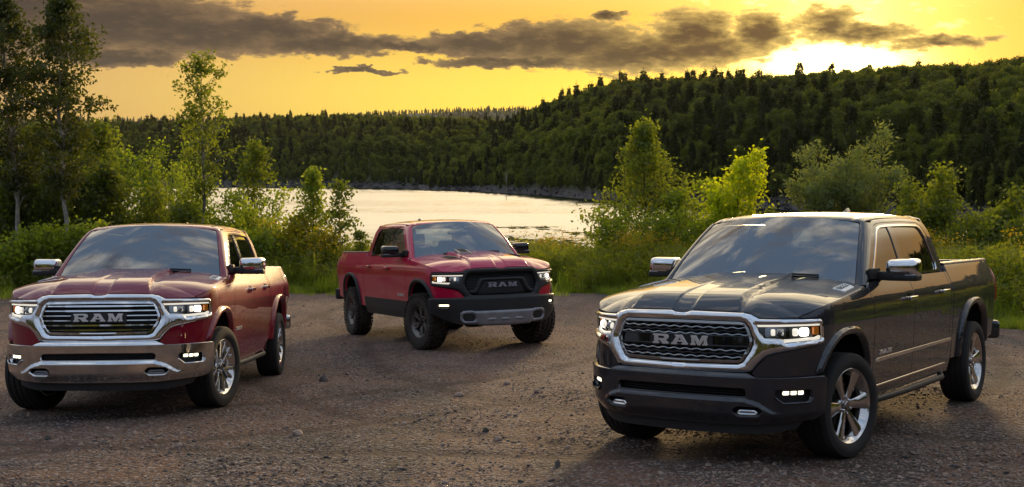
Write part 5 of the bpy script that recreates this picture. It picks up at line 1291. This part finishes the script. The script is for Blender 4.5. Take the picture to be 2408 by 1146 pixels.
        for sg in (1, -1):
            F_ = FOGH * [sg, 1]; K = HOOKH * [sg, 1]
            link('fog_recess', cm(f'fogr{sg}', lambda: panel(F_, sk(.0), step=.04, flange=-.05)), 'black_plastic', BP)
            fl_ = link('fog_lamp', cm(f'fog{sg}', lambda: panel(rect(.765, .945, .548, .590, .012) * [sg, 1], sk(.018), step=.02, flange=.02, pillow=(.008, .015))), 'lamp_lens', BP)
            link('hook_recess', cm(f'hookr{sg}', lambda: panel(K, sk(.0), step=.04, flange=-.05)), 'black_void', BP)
            link('tow_hook', cm(f'hook{sg}', lambda: path_on(sk(.032), [(.458 * sg, .425), (.475 * sg, .440), (.575 * sg, .440), (.592 * sg, .425), (.575 * sg, .416), (.475 * sg, .416), (.458 * sg, .425)], .012, 30, 8)), 'grey_steel' if ch else 'dusty_chrome', BP)
            for j in range(3):
                link('fog_led', cm(f'fogl{sg}{j}', lambda: panel(rect(.772 + .057 * j, .822 + .057 * j, .556, .584, .008) * [sg, 1], sk(.024), step=.02, flange=.006, pillow=(.008, .012))), 'fog_glow', BP)
            link('fog_sill', cm(f'fogs{sg}', lambda: path_on(sk(.062), [(.712 * sg, .545), (.765 * sg, .500), (.968 * sg, .503), (.995 * sg, .535)], .008, 30, 6)), bm_, BP)
        part('front_valance', 'valance', lambda: panel(sym([(0, .355), (.9, .372), (1.0, .375), (.92, .30), (.6, .262), (0, .255)]), sk(-.02), step=.06, flange=.05), 'black_plastic')
    else:
        RB = [(0, .765), (.56, .760), (.60, .742), (1.10, .738), (1.150, .725), (1.155, .60), (1.10, .52), (.95, .46), (.72, .38), (.60, .352), (0, .345)]
        RF = rnd([(.755, .655), (.975, .655), (.985, .625), (.955, .595), (.80, .590), (.765, .615)], .015)
        rmap = lambda s, z: skin(s, z, .028 + .030 * sstep(.765, .72, z) - .02 * sstep(.60, .40, z) * sstep(.55, .9, np.abs(s)))
        BP = part('front_bumper', 'rbumper', lambda: panel(sym(RB), rmap, [RF, RF * [-1, 1]], step=.022, flange=.05), 'black_plastic')
        SP = [(0, .545), (.45, .545), (.48, .556), (.60, .552), (.640, .52), (.645, .43), (.61, .375), (.42, .358), (.38, .335), (0, .325)]
        RH = rnd([(.430, .455), (.460, .512), (.585, .510), (.612, .470), (.590, .405), (.455, .402)], .03)
        sp = link('skid_plate', cm('skid', lambda: panel(sym(SP), sk(.066), [RH, RH * [-1, 1]], step=.018, flange=.06, pillow=(.020, .03))), 'grey_steel', BP)
        for sg in (1, -1):
            link('fog_recess', cm(f'rfogr{sg}', lambda: panel(RF * [sg, 1], sk(.0), step=.04, flange=-.05)), 'black_void', BP)
            link('fog_lamp', cm(f'rfog{sg}', lambda: panel(rect(.80, .955, .620, .645, .010) * [sg, 1], sk(.030), step=.02, flange=.01, pillow=(.008, .012))), 'fog_glow', BP)
            link('hook_recess', cm(f'rhook{sg}', lambda: panel(RH * [sg, 1], sk(.012), step=.04, flange=-.05)), 'black_void', BP)
        for k in (-1, 0, 1):
            link('skid_boss', cm(f'boss{k}', lambda: panel(rnd([(k * .205 - .075, .405), (k * .205 + .075, .405), (k * .205 + .055, .448), (k * .205 - .055, .448)], .02), sk(.084), step=.015, flange=.02, pillow=(.014, .018))), 'grey_steel', BP)
        for sg in (1, -1):
            v = part('hood_vent', f'vent{sg}', lambda: panel(rnd([(.36, .40 * sg), (.33, .58 * sg), (.02, .60 * sg), (.05, .44 * sg)], .03), lambda x, y: hood(x, y, .006), step=.03, flange=.01, flip=sg < 0 and False), 'black_plastic')
            for j in range(4): link('vent_slat', cm(f'slat{sg}{j}', lambda: tube(hood(np.full(8, .09 + .065 * j), np.linspace(.45, .57, 8) * sg, .012), .008, 5)), 'dark_grille', v)
        sc = part('hood_scoop', 'scoop', lambda: panel(rnd([(.02, -.10), (.02, -.30), (-.30, -.28), (-.30, -.12)], .03), lambda x, y: hood(x, y, .016 + .03 * sstep(.02, -.25, x)), step=.03, flange=.04), 'grey_steel')
        for j in range(3): link('scoop_slot', cm(f'sslot{j}', lambda: panel(rect(-.24 + .085 * j, -.19 + .085 * j, -.27, -.13, .01), lambda x, y: hood(x, y, .020 + .03 * sstep(.02, -.25, x)), step=.03, flange=0)), 'black_void', sc)
    # hood-side badge
    for sg in (1, -1):
        if rg: break
        qd = rnd(np.array([(-.05, .815), (-.07, .905), (-.34, .890), (-.36, .80)]) * [1, sg], .012)
        bd = part('hood_badge', f'badge{sg}', lambda: panel(qd, lambda x, y: hood(x, y, .006), step=.03, flange=.006), 'white_print')
        link('badge_field', cm(f'bfield{sg}', lambda: panel(rnd(np.array([(-.075, .826), (-.09, .870), (-.32, .856), (-.335, .810)]) * [1, sg], .008), lambda x, y: hood(x, y, .009), step=.03, flange=0)), 'black_gloss', bd)
        if f'btxt{sg}' not in MESH:
            cu = bpy.data.curves.new('t', 'FONT'); cu.body = '1500'; cu.size = 1.0; cu.space_character = 1.05
            to = bpy.data.objects.new('t', cu); C.objects.link(to); bpy.context.view_layer.update()
            tm_ = bpy.data.meshes.new_from_object(to.evaluated_get(bpy.context.evaluated_depsgraph_get())); bpy.data.objects.remove(to)
            P = np.array([tuple(v.co) for v in tm_.vertices]); mn, mx = P.min(0), P.max(0); u = (P[:, 0] - mn[0]) / (mx[0] - mn[0]); v = (P[:, 1] - mn[1]) / (mx[1] - mn[1])
            if sg < 0: xx = -.315 + u * .215
            else: xx = -.095 - u * .215
            yy = (.864 - .033 * v + .055 * (xx + .09)) * sg
            tm_.vertices.foreach_set('co', hood(xx, yy, .012).astype(np.float32).ravel()); tm_.materials.clear(); tm_.update(); MESH[f'btxt{sg}'] = tm_
        link('badge_number', MESH[f'btxt{sg}'], 'white_print', bd)
    return T

make_truck('chrome', TRUCKS['chrome'], 'dark maroon pickup with chrome bumper, chrome-barred grille and chrome mirrors', R_(-12.0))
make_truck('rugged', TRUCKS['rugged'], 'bright red pickup with black grille, black fender flares and grey skid plate', R_(11.0), 0.038)
make_truck('granite', TRUCKS['granite'], 'dark grey pickup with wavy mesh grille, body-coloured bumper and six-spoke wheels', R_(-11.0))
